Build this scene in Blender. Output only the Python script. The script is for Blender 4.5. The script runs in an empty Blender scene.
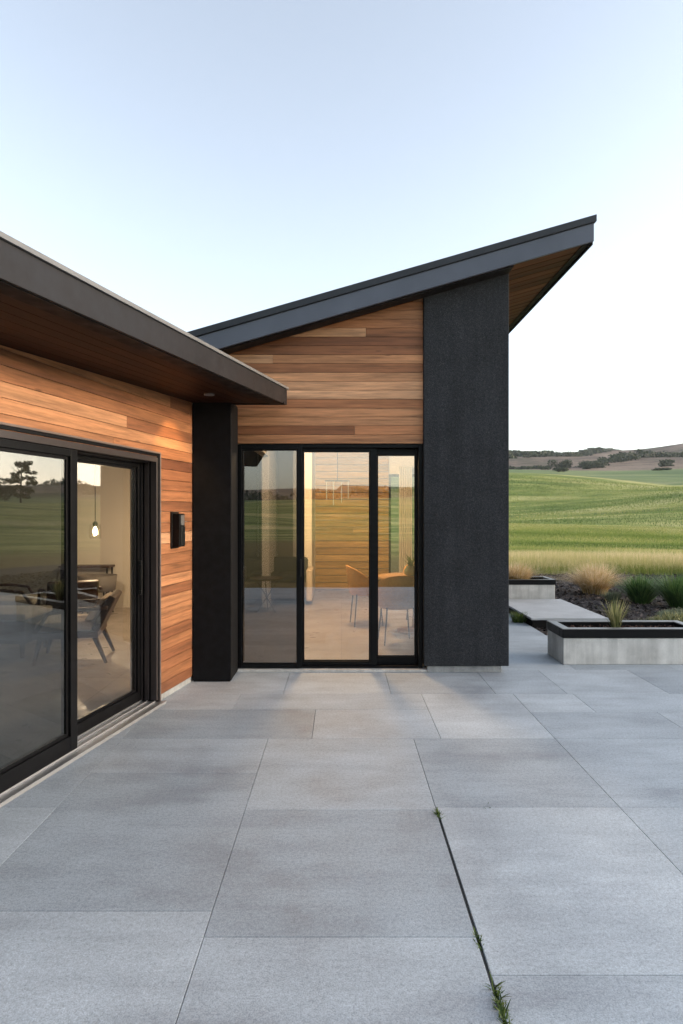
import bpy, bmesh, math, random
import numpy as np
from mathutils import Vector, Matrix

random.seed(7)
rng = np.random.default_rng(7)
R = math.radians
scene = bpy.context.scene
COL = scene.collection

# ------------------------------------------------------------------ camera, sky, sun, exposure
H = 1.65
cam = bpy.data.cameras.new('camera')
cam.sensor_fit = 'VERTICAL'; cam.sensor_height = 36.0
cam.lens = 650.0 / 1024.0 * 36.0
cam.clip_start = 0.05; cam.clip_end = 6000
camo = bpy.data.objects.new('camera', cam); COL.objects.link(camo)
camo.location = (0, 0, H); camo.rotation_euler = (R(90), 0, 0)
scene.camera = camo

SUN_ROT = 92.0     # degrees clockwise from +Y (towards +X)
SUN_EL = 10.0
w = bpy.data.worlds.new('World'); scene.world = w; w.use_nodes = True
wn = w.node_tree
bgn = wn.nodes['Background']
sky = wn.nodes.new('ShaderNodeTexSky'); sky.sky_type = 'NISHITA'
sky.sun_disc = False; sky.sun_elevation = R(SUN_EL); sky.sun_rotation = R(SUN_ROT)
sky.air_density = 1.0; sky.dust_density = 2.0; sky.ozone_density = 1.6; sky.altitude = 300
hsv = wn.nodes.new('ShaderNodeHueSaturation'); hsv.inputs['Saturation'].default_value = 0.52
wn.links.new(sky.outputs[0], hsv.inputs['Color'])
wn.links.new(hsv.outputs[0], bgn.inputs[0]); bgn.inputs[1].default_value = 0.15

sl = bpy.data.lights.new('sun', 'SUN'); sl.energy = 0.42; sl.angle = R(3.0); sl.color = (1.0, 0.72, 0.45)
so = bpy.data.objects.new('sun', sl); COL.objects.link(so)
sd = Vector((math.sin(R(SUN_ROT)) * math.cos(R(SUN_EL)), math.cos(R(SUN_ROT)) * math.cos(R(SUN_EL)), math.sin(R(SUN_EL))))
so.rotation_euler = (-sd).to_track_quat('-Z', 'Y').to_euler()
so.location = (30, 5, 12)

scene.view_settings.view_transform = 'Standard'
scene.view_settings.look = 'None'
scene.view_settings.gamma = 1.0
scene.view_settings.exposure = 1.84
scene.view_settings.use_curve_mapping = False
scene.render.engine = 'CYCLES'
cy = scene.cycles
cy.use_denoising = True
cy.max_bounces = 10; cy.transparent_max_bounces = 16; cy.diffuse_bounces = 4; cy.glossy_bounces = 5
cy.sample_clamp_indirect = 6.0
cy.caustics_reflective = False; cy.caustics_refractive = False

# ------------------------------------------------------------------ node helpers
def mk(name, rough=0.6, spec=0.5, metal=0.0, col=(0.5, 0.5, 0.5)):
    m = bpy.data.materials.new(name); m.use_nodes = True
    b = m.node_tree.nodes['Principled BSDF']
    b.inputs['Roughness'].default_value = rough
    b.inputs['Metallic'].default_value = metal
    b.inputs['Specular IOR Level'].default_value = spec
    b.inputs['Base Color'].default_value = (*col, 1)
    return m, m.node_tree, b

def N(nt, t, **kw):
    n = nt.nodes.new(t)
    for k, v in kw.items():
        if k in n.inputs.keys(): n.inputs[k].default_value = v
        else: setattr(n, k, v)
    return n

def coords(nt, kind='Object', scale=(1, 1, 1)):
    tc = nt.nodes.new('ShaderNodeTexCoord')
    mp = nt.nodes.new('ShaderNodeMapping'); mp.inputs['Scale'].default_value = scale
    nt.links.new(tc.outputs[kind], mp.inputs[0])
    return mp.outputs[0]

def noise(nt, vec, scale, detail=4, rough=0.55):
    n = nt.nodes.new('ShaderNodeTexNoise')
    n.inputs['Scale'].default_value = scale; n.inputs['Detail'].default_value = detail
    n.inputs['Roughness'].default_value = rough
    if vec is not None: nt.links.new(vec, n.inputs['Vector'])
    return n.outputs['Fac']

def ramp(nt, fac, stops):
    r = nt.nodes.new('ShaderNodeValToRGB')
    e = r.color_ramp.elements
    while len(e) > 1: e.remove(e[-1])
    e[0].position = stops[0][0]; e[0].color = (*stops[0][1], 1)
    for p, c in stops[1:]:
        k = e.new(p); k.color = (*c, 1)
    nt.links.new(fac, r.inputs[0])
    return r.outputs[0]

def g(v): return (v, v, v)

def mix(nt, fac, a, b, blend='MIX'):
    m = nt.nodes.new('ShaderNodeMix'); m.data_type = 'RGBA'; m.blend_type = blend
    for sock, v in ((m.inputs[0], fac), (m.inputs[6], a), (m.inputs[7], b)):
        if isinstance(v, (int, float)): sock.default_value = v
        elif isinstance(v, tuple): sock.default_value = (*v, 1)
        else: nt.links.new(v, sock)
    return m.outputs[2]

def bump(nt, b, h, strength=0.3, dist=0.01):
    n = nt.nodes.new('ShaderNodeBump'); n.inputs['Strength'].default_value = strength
    n.inputs['Distance'].default_value = dist
    nt.links.new(h, n.inputs['Height']); nt.links.new(n.outputs[0], b.inputs['Normal'])

def attr(nt, name, out='Fac'):
    a = nt.nodes.new('ShaderNodeAttribute'); a.attribute_name = name
    return a.outputs[out]

# ------------------------------------------------------------------ materials
def wood_material(name, stops, rough=0.55, gu=1.6, gv=26.0):
    m, nt, b = mk(name, rough, 0.1 if 'soffit' in name or 'canopy' in name else 0.3)
    uv = coords(nt, 'UV', (gu, gv, 1))
    uv2 = coords(nt, 'UV', (gu * 0.35, gv * 0.22, 1))
    uv3 = coords(nt, 'UV', (gu * 3.5, gv * 3.0, 1))
    base = ramp(nt, attr(nt, 'tone'), stops)
    g1 = ramp(nt, noise(nt, uv, 1.0, 6, 0.65), [(0.28, g(0.48)), (0.5, g(0.98)), (0.74, g(1.28))])
    g2 = ramp(nt, noise(nt, uv2, 1.0, 3), [(0.3, g(0.64)), (0.7, g(1.2))])
    g3 = ramp(nt, noise(nt, uv3, 1.0, 3), [(0.25, g(0.8)), (0.7, g(1.1))])
    c = mix(nt, 1.0, base, g1, 'MULTIPLY'); c = mix(nt, 1.0, c, g2, 'MULTIPLY'); c = mix(nt, 1.0, c, g3, 'MULTIPLY')
    # knots
    vo = nt.nodes.new('ShaderNodeTexVoronoi'); vo.inputs['Scale'].default_value = 1.0
    nt.links.new(coords(nt, 'UV', (2.1, 9.0, 1)), vo.inputs['Vector'])
    k = ramp(nt, vo.outputs['Distance'], [(0.0, g(0.35)), (0.05, g(0.55)), (0.11, g(1.0))])
    c = mix(nt, 1.0, c, k, 'MULTIPLY')
    nt.links.new(c, b.inputs['Base Color'])
    bump(nt, b, noise(nt, uv, 1.0, 5), 0.25, 0.004)
    return m

CEDAR = [(0.0, (0.14, 0.052, 0.025)), (0.25, (0.255, 0.099, 0.044)), (0.55, (0.395, 0.163, 0.070)), (0.8, (0.515, 0.237, 0.109)), (1.0, (0.64, 0.34, 0.18))]
M = {}
M['cedar'] = wood_material('cedar', CEDAR)
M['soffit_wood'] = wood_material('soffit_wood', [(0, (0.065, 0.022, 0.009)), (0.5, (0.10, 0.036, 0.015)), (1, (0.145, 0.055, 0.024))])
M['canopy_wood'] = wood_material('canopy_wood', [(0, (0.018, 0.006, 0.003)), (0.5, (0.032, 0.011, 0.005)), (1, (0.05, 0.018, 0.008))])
M['slat_wood'] = wood_material('slat_wood', [(0, (0.42, 0.26, 0.10)), (0.5, (0.50, 0.32, 0.13)), (1, (0.58, 0.38, 0.17))])
M['walnut'] = wood_material('walnut', [(0, (0.045, 0.022, 0.012)), (1, (0.08, 0.042, 0.024))], 0.45)
M['oak'] = wood_material('oak', [(0, (0.42, 0.24, 0.11)), (1, (0.52, 0.31, 0.15))], 0.4)

def stucco():
    m, nt, b = mk('charcoal_stucco', 0.85, 0.25)
    v = coords(nt)
    s = noise(nt, v, 120, 3, 0.7); l = noise(nt, v, 3.0, 4); md = noise(nt, v, 38, 4, 0.7)
    c = ramp(nt, s, [(0.3, (0.010, 0.011, 0.013)), (0.55, (0.024, 0.026, 0.030)), (0.75, (0.066, 0.069, 0.077))])
    c = mix(nt, 0.6, c, ramp(nt, l, [(0.3, g(0.75)), (0.7, g(1.25))]), 'MULTIPLY')
    c = mix(nt, 0.7, c, ramp(nt, md, [(0.3, g(0.55)), (0.7, g(1.5))]), 'MULTIPLY')
    stv = noise(nt, coords(nt, 'Object', (9, 9, .5)), 1.0, 4)
    c = mix(nt, 0.6, c, ramp(nt, stv, [(0.35, g(0.8)), (0.65, g(1.2))]), 'MULTIPLY')
    nt.links.new(c, b.inputs['Base Color'])
    bump(nt, b, mix(nt, 0.5, s, md), 0.9, 0.006)
    return m
M['stucco'] = stucco()

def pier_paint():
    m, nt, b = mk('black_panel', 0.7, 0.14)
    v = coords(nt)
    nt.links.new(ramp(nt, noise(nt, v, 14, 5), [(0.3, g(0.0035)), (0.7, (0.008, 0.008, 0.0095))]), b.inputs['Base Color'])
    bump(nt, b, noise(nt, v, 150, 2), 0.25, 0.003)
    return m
M['pier'] = pier_paint()

def metal_paint(name, col, rough, spec=0.5):
    m, nt, b = mk(name, rough, spec)
    v = coords(nt)
    n = noise(nt, v, 2.2, 5)
    nt.links.new(ramp(nt, n, [(0.3, tuple(x * 0.85 for x in col)), (0.7, tuple(x * 1.15 for x in col))]), b.inputs['Base Color'])
    rr = ramp(nt, noise(nt, v, 9, 4), [(0.3, g(rough * 0.85)), (0.7, g(min(1, rough * 1.2)))])
    nt.links.new(rr, b.inputs['Roughness'])
    bump(nt, b, noise(nt, v, 3.0, 2), 0.05, 0.01)
    return m
M['fascia'] = metal_paint('slate_metal', (0.072, 0.082, 0.108), 0.42)
M['fascia_dark'] = metal_paint('dark_metal', (0.022, 0.025, 0.031), 0.5, 0.35)
M['canopy_metal'] = metal_paint('bronze_metal', (0.015, 0.0125, 0.0130), 0.5, 0.25)
M['canopy_dark'] = metal_paint('black_bronze_metal', (0.006, 0.005, 0.005), 0.6, 0.15)
M['drip'] = metal_paint('grey_metal', (0.17, 0.165, 0.16), 0.4)
M['frame'] = metal_paint('black_aluminium', (0.0035, 0.0035, 0.0042), 0.4, 0.16)
M['bead'] = metal_paint('bronze_bead', (0.16, 0.12, 0.105), 0.35)
M['frame_bronze'] = metal_paint('bronze_aluminium', (0.040, 0.030, 0.028), 0.36)
M['alu'] = mk('bare_aluminium', 0.5, 0.5, 1.0, (0.46, 0.46, 0.47))[0]
M['steel'] = mk('black_steel', 0.4, 0.3, 0.0, (0.008, 0.008, 0.008))[0]

def concrete(name, lo, hi, scale=1.0, streak=True):
    m, nt, b = mk(name, 0.8, 0.3)
    v = coords(nt)
    f = noise(nt, v, 90, 3, 0.7); md = noise(nt, v, 5 * scale, 6, 0.6)
    c = ramp(nt, md, [(0.3, lo), (0.7, hi)])
    c = mix(nt, 0.6, c, ramp(nt, f, [(0.3, g(0.8)), (0.7, g(1.15))]), 'MULTIPLY')
    if streak:
        st = noise(nt, coords(nt, 'Object', (14, 14, 1.2)), 1.0, 4)
        c = mix(nt, 0.6, c, ramp(nt, st, [(0.35, g(0.72)), (0.6, g(1.08))]), 'MULTIPLY')
    nt.links.new(c, b.inputs['Base Color'])
    bump(nt, b, f, 0.35, 0.004)
    return m
M['concrete'] = concrete('cast_concrete', (0.46, 0.44, 0.41), (0.66, 0.64, 0.60))
M['plinth'] = concrete('plinth_concrete', (0.26, 0.26, 0.255), (0.40, 0.40, 0.39))
M['concrete_smooth'] = concrete('smooth_concrete', (0.42, 0.43, 0.44), (0.52, 0.53, 0.54), 0.6, False)

def paving():
    m, nt, b = mk('paving_stone', 0.75, 0.35)
    v = coords(nt)
    tone = attr(nt, 'tone')
    base = ramp(nt, tone, [(0, (0.335, 0.373, 0.408)), (0.5, (0.400, 0.441, 0.478)), (1, (0.465, 0.508, 0.543))])
    big = noise(nt, v, 1.1, 5, 0.6)
    st = noise(nt, coords(nt, 'Object', (1.0, 4.0, 1)), 1.4, 6, 0.65)
    fine = noise(nt, v, 160, 2, 0.8); mid = noise(nt, v, 55, 4, 0.8)
    c = mix(nt, 1.0, base, ramp(nt, big, [(0.30, (0.70, 0.69, 0.70)), (0.49, g(0.97)), (0.67, g(1.13))]), 'MULTIPLY')
    c = mix(nt, 0.8, c, ramp(nt, st, [(0.32, (0.82, 0.81, 0.82)), (0.53, g(1.0)), (0.74, g(1.10))]), 'MULTIPLY')
    c = mix(nt, 0.9, c, ramp(nt, fine, [(0.25, g(0.62)), (0.5, g(1.0)), (0.75, g(1.32))]), 'MULTIPLY')
    c = mix(nt, 0.8, c, ramp(nt, mid, [(0.30, g(0.68)), (0.5, g(1.0)), (0.70, g(1.22))]), 'MULTIPLY')
    # scattered dark pits
    vo = nt.nodes.new('ShaderNodeTexVoronoi'); vo.inputs['Scale'].default_value = 13.0
    nt.links.new(v, vo.inputs['Vector'])
    pit = ramp(nt, vo.outputs['Distance'], [(0.0, g(0.5)), (0.035, g(0.75)), (0.06, g(1.0))])
    c = mix(nt, 0.8, c, pit, 'MULTIPLY')
    nt.links.new(c, b.inputs['Base Color'])
    nt.links.new(ramp(nt, big, [(0.3, g(0.55)), (0.7, g(0.85))]), b.inputs['Roughness'])
    bump(nt, b, mix(nt, 0.5, fine, mid), 0.45, 0.003)
    return m
M['paving'] = paving()
M['joint'] = mk('joint_dirt', 0.95, 0.1, 0, (0.075, 0.078, 0.08))[0]

def glass(name, tint, ior, tilt=None):
    m = bpy.data.materials.new(name); m.use_nodes = True
    nt = m.node_tree; nt.nodes.clear()
    out = nt.nodes.new('ShaderNodeOutputMaterial')
    tr = nt.nodes.new('ShaderNodeBsdfTransparent'); tr.inputs[0].default_value = (*tint, 1)
    gl = nt.nodes.new('ShaderNodeBsdfGlossy'); gl.inputs['Roughness'].default_value = 0.0
    gl.inputs['Color'].default_value = (1.0, 0.98, 0.95, 1)
    f0 = ior                                   # reflectance of one coated face seen straight on; Schlick towards grazing
    lw = nt.nodes.new('ShaderNodeLayerWeight'); lw.inputs['Blend'].default_value = 0.5
    pw = nt.nodes.new('ShaderNodeMath'); pw.operation = 'POWER'; pw.inputs[1].default_value = 5.0
    fr = nt.nodes.new('ShaderNodeMath'); fr.operation = 'MULTIPLY_ADD'; fr.inputs[1].default_value = 1 - f0; fr.inputs[2].default_value = f0
    nt.links.new(lw.outputs['Facing'], pw.inputs[0]); nt.links.new(pw.outputs[0], fr.inputs[0])
    bp = nt.nodes.new('ShaderNodeBump'); bp.inputs['Strength'].default_value = 0.03; bp.inputs['Distance'].default_value = 0.01
    nt.links.new(noise(nt, coords(nt), 1.6, 1), bp.inputs['Height'])
    nrm = bp.outputs[0]
    if tilt:                                   # reflection normal turned so the door mirrors the open field
        ad = nt.nodes.new('ShaderNodeVectorMath'); ad.operation = 'ADD'; ad.inputs[1].default_value = tilt
        nz = nt.nodes.new('ShaderNodeVectorMath'); nz.operation = 'NORMALIZE'
        nt.links.new(nrm, ad.inputs[0]); nt.links.new(ad.outputs[0], nz.inputs[0]); nrm = nz.outputs[0]
    nt.links.new(nrm, gl.inputs['Normal'])
    mx = nt.nodes.new('ShaderNodeMixShader')
    nt.links.new(fr.outputs[0], mx.inputs[0]); nt.links.new(tr.outputs[0], mx.inputs[1]); nt.links.new(gl.outputs[0], mx.inputs[2])
    nt.links.new(mx.outputs[0], out.inputs[0])
    return m
M['glass'] = glass('coated_glass', (0.95, 0.94, 0.90), .23)
M['glass_door'] = glass('door_glass', (0.46, 0.50, 0.51), .14, (-.022, -.112, 0))
M['glass_door_rear'] = glass('rear_door_glass', (0.88, 0.88, 0.87), .09, (-.039, -.196, 0))
M['glass_dark'] = glass('grey_coated_glass', (0.40, 0.41, 0.43), .17)
M['clear_glass'] = glass('clear_glass', (0.97, 0.97, 0.97), .04)

def plain(name, col, rough=0.7, var=0.12, sc=6.0, bmp=0.0, spec=0.4):
    m, nt, b = mk(name, rough, spec)
    v = coords(nt)
    n = noise(nt, v, sc, 5, 0.65)
    nt.links.new(ramp(nt, n, [(0.3, tuple(x * (1 - var) for x in col)), (0.7, tuple(min(1, x * (1 + var)) for x in col))]), b.inputs['Base Color'])
    if bmp: bump(nt, b, noise(nt, v, sc * 12, 3), bmp, 0.004)
    return m
M['plaster'] = plain('white_plaster', (0.74, 0.71, 0.66), 0.8, 0.03, 3, 0.1)
M['grey_panel'] = plain('grey_panel', (0.12, 0.112, 0.10), 0.6, 0.08)
M['cushion'] = plain('oatmeal_fabric', (0.55, 0.48, 0.42), 0.9, 0.1, 30, 0.4, 0.2)
M['dark_fabric'] = plain('charcoal_fabric', (0.035, 0.037, 0.042), 0.9, 0.15, 30, 0.4, 0.2)
M['grey_fabric'] = plain('grey_fabric', (0.16, 0.15, 0.145), 0.9, 0.12, 30, 0.4, 0.2)
M['rattan'] = plain('tan_rattan', (0.56, 0.28, 0.09), 0.6, 0.25, 60, 0.5)
M['curtain'] = plain('sheer_curtain', (0.75, 0.74, 0.70), 0.9, 0.05)
M['soil'] = plain('planter_soil', (0.060, 0.040, 0.030), 0.95, 0.4, 40, 0.9, 0.1)
M['bark'] = plain('bark', (0.07, 0.05, 0.035), 0.9, 0.3, 14, 0.8, 0.1)
M['ceramic'] = plain('green_ceramic', (0.20, 0.26, 0.18), 0.3, 0.1)

def tile_floor():
    m, nt, b = mk('interior_tile', 0.35, 0.5)
    br = nt.nodes.new('ShaderNodeTexBrick'); br.offset = 0.0; br.inputs['Scale'].default_value = 1.0
    br.inputs['Mortar Size'].default_value = 0.004; br.inputs['Brick Width'].default_value = 1.1; br.inputs['Row Height'].default_value = 0.8
    br.inputs['Color1'].default_value = (0.25, 0.225, 0.21, 1); br.inputs['Color2'].default_value = (0.30, 0.27, 0.25, 1)
    br.inputs['Mortar'].default_value = (0.14, 0.12, 0.11, 1)
    v = coords(nt); nt.links.new(v, br.inputs['Vector'])
    c = mix(nt, 0.7, br.outputs['Color'], ramp(nt, noise(nt, v, 2.5, 6, 0.65), [(0.3, g(0.72)), (0.7, g(1.18))]), 'MULTIPLY')
    nt.links.new(c, b.inputs['Base Color'])
    nt.links.new(ramp(nt, noise(nt, v, 4, 4), [(0.3, g(0.25)), (0.7, g(0.5))]), b.inputs['Roughness'])
    return m
M['tile'] = tile_floor()

def emit(name, col, strength):
    m = bpy.data.materials.new(name); m.use_nodes = True
    nt = m.node_tree; nt.nodes.clear()
    o = nt.nodes.new('ShaderNodeOutputMaterial'); e = nt.nodes.new('ShaderNodeEmission')
    e.inputs[0].default_value = (*col, 1); e.inputs[1].default_value = strength
    nt.links.new(e.outputs[0], o.inputs[0]); return m
M['bulb'] = emit('lit_bulb', (1.0, 0.72, 0.38), 8)
M['tube_bulb'] = emit('lit_tube', (1.0, 0.74, 0.40), .22)
M['led'] = emit('lit_led', (1.0, 0.9, 0.75), 8)

def leafy(name, stops, rough=0.6, trans=0.25):
    m, nt, b = mk(name, rough, 0.25)
    c = ramp(nt, attr(nt, 'tone'), stops)
    v = coords(nt)
    c = mix(nt, 0.6, c, ramp(nt, noise(nt, v, 9, 3), [(0.3, g(0.75)), (0.7, g(1.2))]), 'MULTIPLY')
    nt.links.new(c, b.inputs['Base Color'])
    if trans:
        tl = nt.nodes.new('ShaderNodeBsdfTranslucent'); nt.links.new(c, tl.inputs[0])
        mx = nt.nodes.new('ShaderNodeMixShader'); mx.inputs[0].default_value = trans
        nt.links.new(b.outputs[0], mx.inputs[1]); nt.links.new(tl.outputs[0], mx.inputs[2])
        nt.links.new(mx.outputs[0], nt.nodes['Material Output'].inputs[0])
    return m
M['blade_tan'] = leafy('tan_grass', [(0, (0.26, 0.17, 0.06)), (0.5, (0.46, 0.32, 0.13)), (1, (0.62, 0.47, 0.25))], 0.7, 0.35)
M['blade_pink'] = leafy('straw_grass', [(0, (0.32, 0.22, 0.06)), (0.35, (0.60, 0.43, 0.18)), (1, (0.84, 0.70, 0.50))], 0.7, 0.35)
M['blade_green'] = leafy('dark_green_leaves', [(0, (0.03, 0.07, 0.022)), (0.6, (0.075, 0.16, 0.045)), (1, (0.19, 0.28, 0.09))], 0.5, 0.2)
M['blade_mixed'] = leafy('variegated_leaves', [(0, (0.10, 0.13, 0.05)), (0.5, (0.24, 0.25, 0.10)), (1, (0.48, 0.44, 0.22))], 0.5, 0.25)
M['weed'] = leafy('weed_leaves', [(0, (0.03, 0.05, 0.012)), (0.6, (0.07, 0.12, 0.025)), (1, (0.15, 0.19, 0.05))], 0.5, 0.3)
M['field_blade'] = leafy('field_grass', [(0, (0.07, 0.12, 0.024)), (0.25, (0.17, 0.24, 0.045)), (0.5, (0.34, 0.37, 0.085)), (0.72, (0.55, 0.47, 0.19)), (1, (0.78, 0.64, 0.37))], 0.65, 0.3)
M['tree_leaf'] = leafy('tree_leaves', [(0, (0.018, 0.028, 0.012)), (0.6, (0.045, 0.06, 0.022)), (1, (0.09, 0.10, 0.04))], 0.6, 0.2)
M['grey_leaf'] = leafy('silver_leaves', [(0, (0.12, 0.15, 0.09)), (1, (0.34, 0.37, 0.24))], 0.7, 0.2)
M['chip'] = leafy('bark_chips', [(0, (0.03, 0.025, 0.024)), (0.6, (0.08, 0.066, 0.062)), (1, (0.18, 0.15, 0.14))], 0.9, 0)
M['mulch'] = plain('mulch_ground', (0.075, 0.063, 0.058), 0.95, 0.45, 25, 1.0, 0.1)

def field_mat():
    m, nt, b = mk('field_ground', 0.9, 0.1)
    d = attr(nt, 'dist'); az = attr(nt, 'az')
    cb = nt.nodes.new('ShaderNodeCombineXYZ')
    def math_(op, a, bb):
        n = nt.nodes.new('ShaderNodeMath'); n.operation = op
        nt.links.new(a, n.inputs[0]); n.inputs[1].default_value = bb; return n.outputs[0]
    lg = math_('LOGARITHM', d, 2.718281828)
    nt.links.new(math_('MULTIPLY', az, 1.6), cb.inputs[0]); nt.links.new(math_('MULTIPLY', lg, 6.0), cb.inputs[1])
    bands = noise(nt, cb.outputs[0], 2.2, 5, 0.62)  # crop colours in bands, also painting in shading of the undulations
    cb2 = nt.nodes.new('ShaderNodeCombineXYZ')
    nt.links.new(math_('MULTIPLY', az, 14.0), cb2.inputs[0]); nt.links.new(math_('MULTIPLY', lg, 90.0), cb2.inputs[1])
    fine = noise(nt, cb2.outputs[0], 1.0, 5, 0.7)
    v = coords(nt)
    tex = noise(nt, v, 0.9, 6, 0.75)
    c = ramp(nt, bands, [(0.32, (0.085, 0.125, 0.030)), (0.43, (0.16, 0.21, 0.05)), (0.50, (0.25, 0.28, 0.075)), (0.57, (0.40, 0.38, 0.13)), (0.66, (0.54, 0.47, 0.21))])
    c = mix(nt, 0.85, c, ramp(nt, fine, [(0.3, g(0.68)), (0.7, g(1.28))]), 'MULTIPLY')
    c = mix(nt, 0.8, c, ramp(nt, tex, [(0.3, g(0.72)), (0.7, g(1.25))]), 'MULTIPLY')
    sa = nt.nodes.new('ShaderNodeMapRange'); sa.inputs[1].default_value = 168; sa.inputs[2].default_value = 188; nt.links.new(d, sa.inputs[0])
    sm = math_('MULTIPLY', sa.outputs[0], 0.65)
    c = mix(nt, sm, c, (0.15, 0.20, 0.095))     # second field: paler crop beyond the first crest
    # far dry pasture (beyond the second rise)
    hill = ramp(nt, noise(nt, v, 0.012, 7, 0.65), [(0.40, (0.085, 0.085, 0.045)), (0.5, (0.19, 0.135, 0.095)), (0.60, (0.30, 0.215, 0.15))])
    hill = mix(nt, 0.7, hill, ramp(nt, noise(nt, v, 0.10, 8, 0.75), [(0.38, g(0.45)), (0.5, g(0.95)), (0.65, g(1.25))]), 'MULTIPLY')
    fa = nt.nodes.new('ShaderNodeMapRange'); fa.inputs[1].default_value = 268; fa.inputs[2].default_value = 285
    dn = nt.nodes.new('ShaderNodeMath'); dn.operation = 'MULTIPLY_ADD'
    nt.links.new(noise(nt, v, 0.02, 3), dn.inputs[0]); dn.inputs[1].default_value = 60; nt.links.new(d, dn.inputs[2])
    dm = math_('SUBTRACT', dn.outputs[0], 30)
    nt.links.new(dm, fa.inputs[0])
    c = mix(nt, fa.outputs[0], c, hill)
    # dry strip next to the garden
    na = nt.nodes.new('ShaderNodeMapRange'); na.inputs[1].default_value = 22; na.inputs[2].default_value = 29
    na.inputs[3].default_value = 1; na.inputs[4].default_value = 0; nt.links.new(d, na.inputs[0])
    c = mix(nt, na.outputs[0], c, (0.22, 0.17, 0.065))
    nt.links.new(c, b.inputs['Base Color'])
    bump(nt, b, mix(nt, 0.5, tex, fine), 0.8, 0.35)
    return m
M['field'] = field_mat()

# ------------------------------------------------------------------ mesh helpers
class MB:
    def __init__(s): s.V = []; s.F = []; s.T = []; s.U = []
    def face(s, idx, tone=0.5, uv=None):
        s.F.append(tuple(idx)); s.T.append(tone)
        s.U.append(uv if uv else [(s.V[i][0], s.V[i][2] + s.V[i][1]) for i in idx])
    def prism(s, poly, c0, c1, fn=lambda a, b, c: (a, b, c), tone=0.5, uo=(0, 0)):
        n = len(poly); b = len(s.V)
        for c in (c0, c1):
            for (x, y) in poly: s.V.append(tuple(fn(x, y, c)))
        P = [(x + uo[0], y + uo[1]) for x, y in poly]
        s.face(range(b + n - 1, b - 1, -1), tone, P[::-1]); s.face(range(b + n, b + 2 * n), tone, P)
        for i in range(n):
            j = (i + 1) % n
            s.face((b + i, b + j, b + n + j, b + n + i), tone, [P[i], P[j], P[j], P[i]])
        return s
    def box(s, x0, x1, y0, y1, z0, z1, fn=lambda a, b, c: (a, b, c), tone=0.5):
        return s.prism([(x0, y0), (x1, y0), (x1, y1), (x0, y1)], z0, z1, fn, tone)
    def board(s, a0, a1, b0, b1, c0, c1, fn, tone, top=None):
        """board in the (a,b) plane, extruded over c; optional top(a)->b limit (straight line)"""
        poly = [(a0, b0), (a1, b0), (a1, b1), (a0, b1)]
        if top:
            out = []
            for i in range(4):
                p, q = poly[i], poly[(i + 1) % 4]
                dp, dq = top(p[0]) - p[1], top(q[0]) - q[1]
                if dp >= 0: out.append(p)
                if (dp >= 0) != (dq >= 0):
                    t = dp / (dp - dq); out.append((p[0] + (q[0] - p[0]) * t, p[1] + (q[1] - p[1]) * t))
            poly = out
            if len(poly) < 3: return
        s.prism(poly, c0, c1, fn, tone, (random.uniform(0, 60), random.uniform(0, 9)))
    def tube(s, pts, rad, n=8, tone=0.5, cap=True):
        pts = [Vector(p) for p in pts]
        if not hasattr(rad, '__len__'): rad = [rad] * len(pts)
        up = Vector((0, 0, 1)); rings = []
        prev = None
        for i, p in enumerate(pts):
            d = (pts[min(i + 1, len(pts) - 1)] - pts[max(i - 1, 0)]).normalized()
            if prev is None:
                a = d.cross(up)
                if a.length < 1e-3: a = d.cross(Vector((1, 0, 0)))
            else: a = prev - d * prev.dot(d)
            a.normalize(); prev = a; b = d.cross(a)
            k = len(s.V); rings.append(k)
            for j in range(n):
                t = 2 * math.pi * j / n
                s.V.append(tuple(p + (a * math.cos(t) + b * math.sin(t)) * rad[i]))
        for r0, r1 in zip(rings, rings[1:]):
            for j in range(n):
                jj = (j + 1) % n
                s.face((r0 + j, r0 + jj, r1 + jj, r1 + j), tone)
        if cap:
            s.face(range(rings[0] + n - 1, rings[0] - 1, -1), tone); s.face(range(rings[-1], rings[-1] + n), tone)
        return s
    def lathe(s, prof, c=(0, 0, 0), n=24, tone=0.5):
        k = len(s.V)
        for r, z in prof:
            for j in range(n):
                t = 2 * math.pi * j / n
                s.V.append((c[0] + r * math.cos(t), c[1] + r * math.sin(t), c[2] + z))
        for i in range(len(prof) - 1):
            for j in range(n):
                jj = (j + 1) % n
                s.face((k + i * n + j, k + i * n + jj, k + (i + 1) * n + jj, k + (i + 1) * n + j), tone)
        s.face(range(k + n - 1, k - 1, -1), tone); m = k + (len(prof) - 1) * n; s.face(range(m, m + n), tone)
        return s
    def build(s, name, mat, parent=None, smooth=False, bevel=0.0, fix=True):
        me = bpy.data.meshes.new(name); me.from_pydata(s.V, [], s.F)
        at = me.attributes.new('tone', 'FLOAT', 'FACE'); at.data.foreach_set('value', s.T)
        uv = me.uv_layers.new(name='UVMap')
        uv.data.foreach_set('uv', [c for f in s.U for p in f for c in p])
        if fix:
            bm = bmesh.new(); bm.from_mesh(me); bmesh.ops.recalc_face_normals(bm, faces=bm.faces[:]); bm.to_mesh(me); bm.free()
        if smooth:
            me.polygons.foreach_set('use_smooth', [True] * len(me.polygons))
        me.materials.append(mat)
        o = bpy.data.objects.new(name, me); COL.objects.link(o)
        if parent is not None:
            o.parent = parent
            if parent.type == 'EMPTY': o.matrix_parent_inverse = Matrix.Translation(-parent.location)
        if bevel:
            md = o.modifiers.new('bevel', 'BEVEL'); md.width = bevel; md.segments = 2; md.limit_method = 'ANGLE'; md.angle_limit = R(40)
            md.harden_normals = False
        return o

def tag(o, label=None, cat=None, group=None, kind=None):
    if label: o['label'] = label
    if cat: o['category'] = cat
    if group: o['group'] = group
    if kind: o['kind'] = kind
    return o

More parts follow.
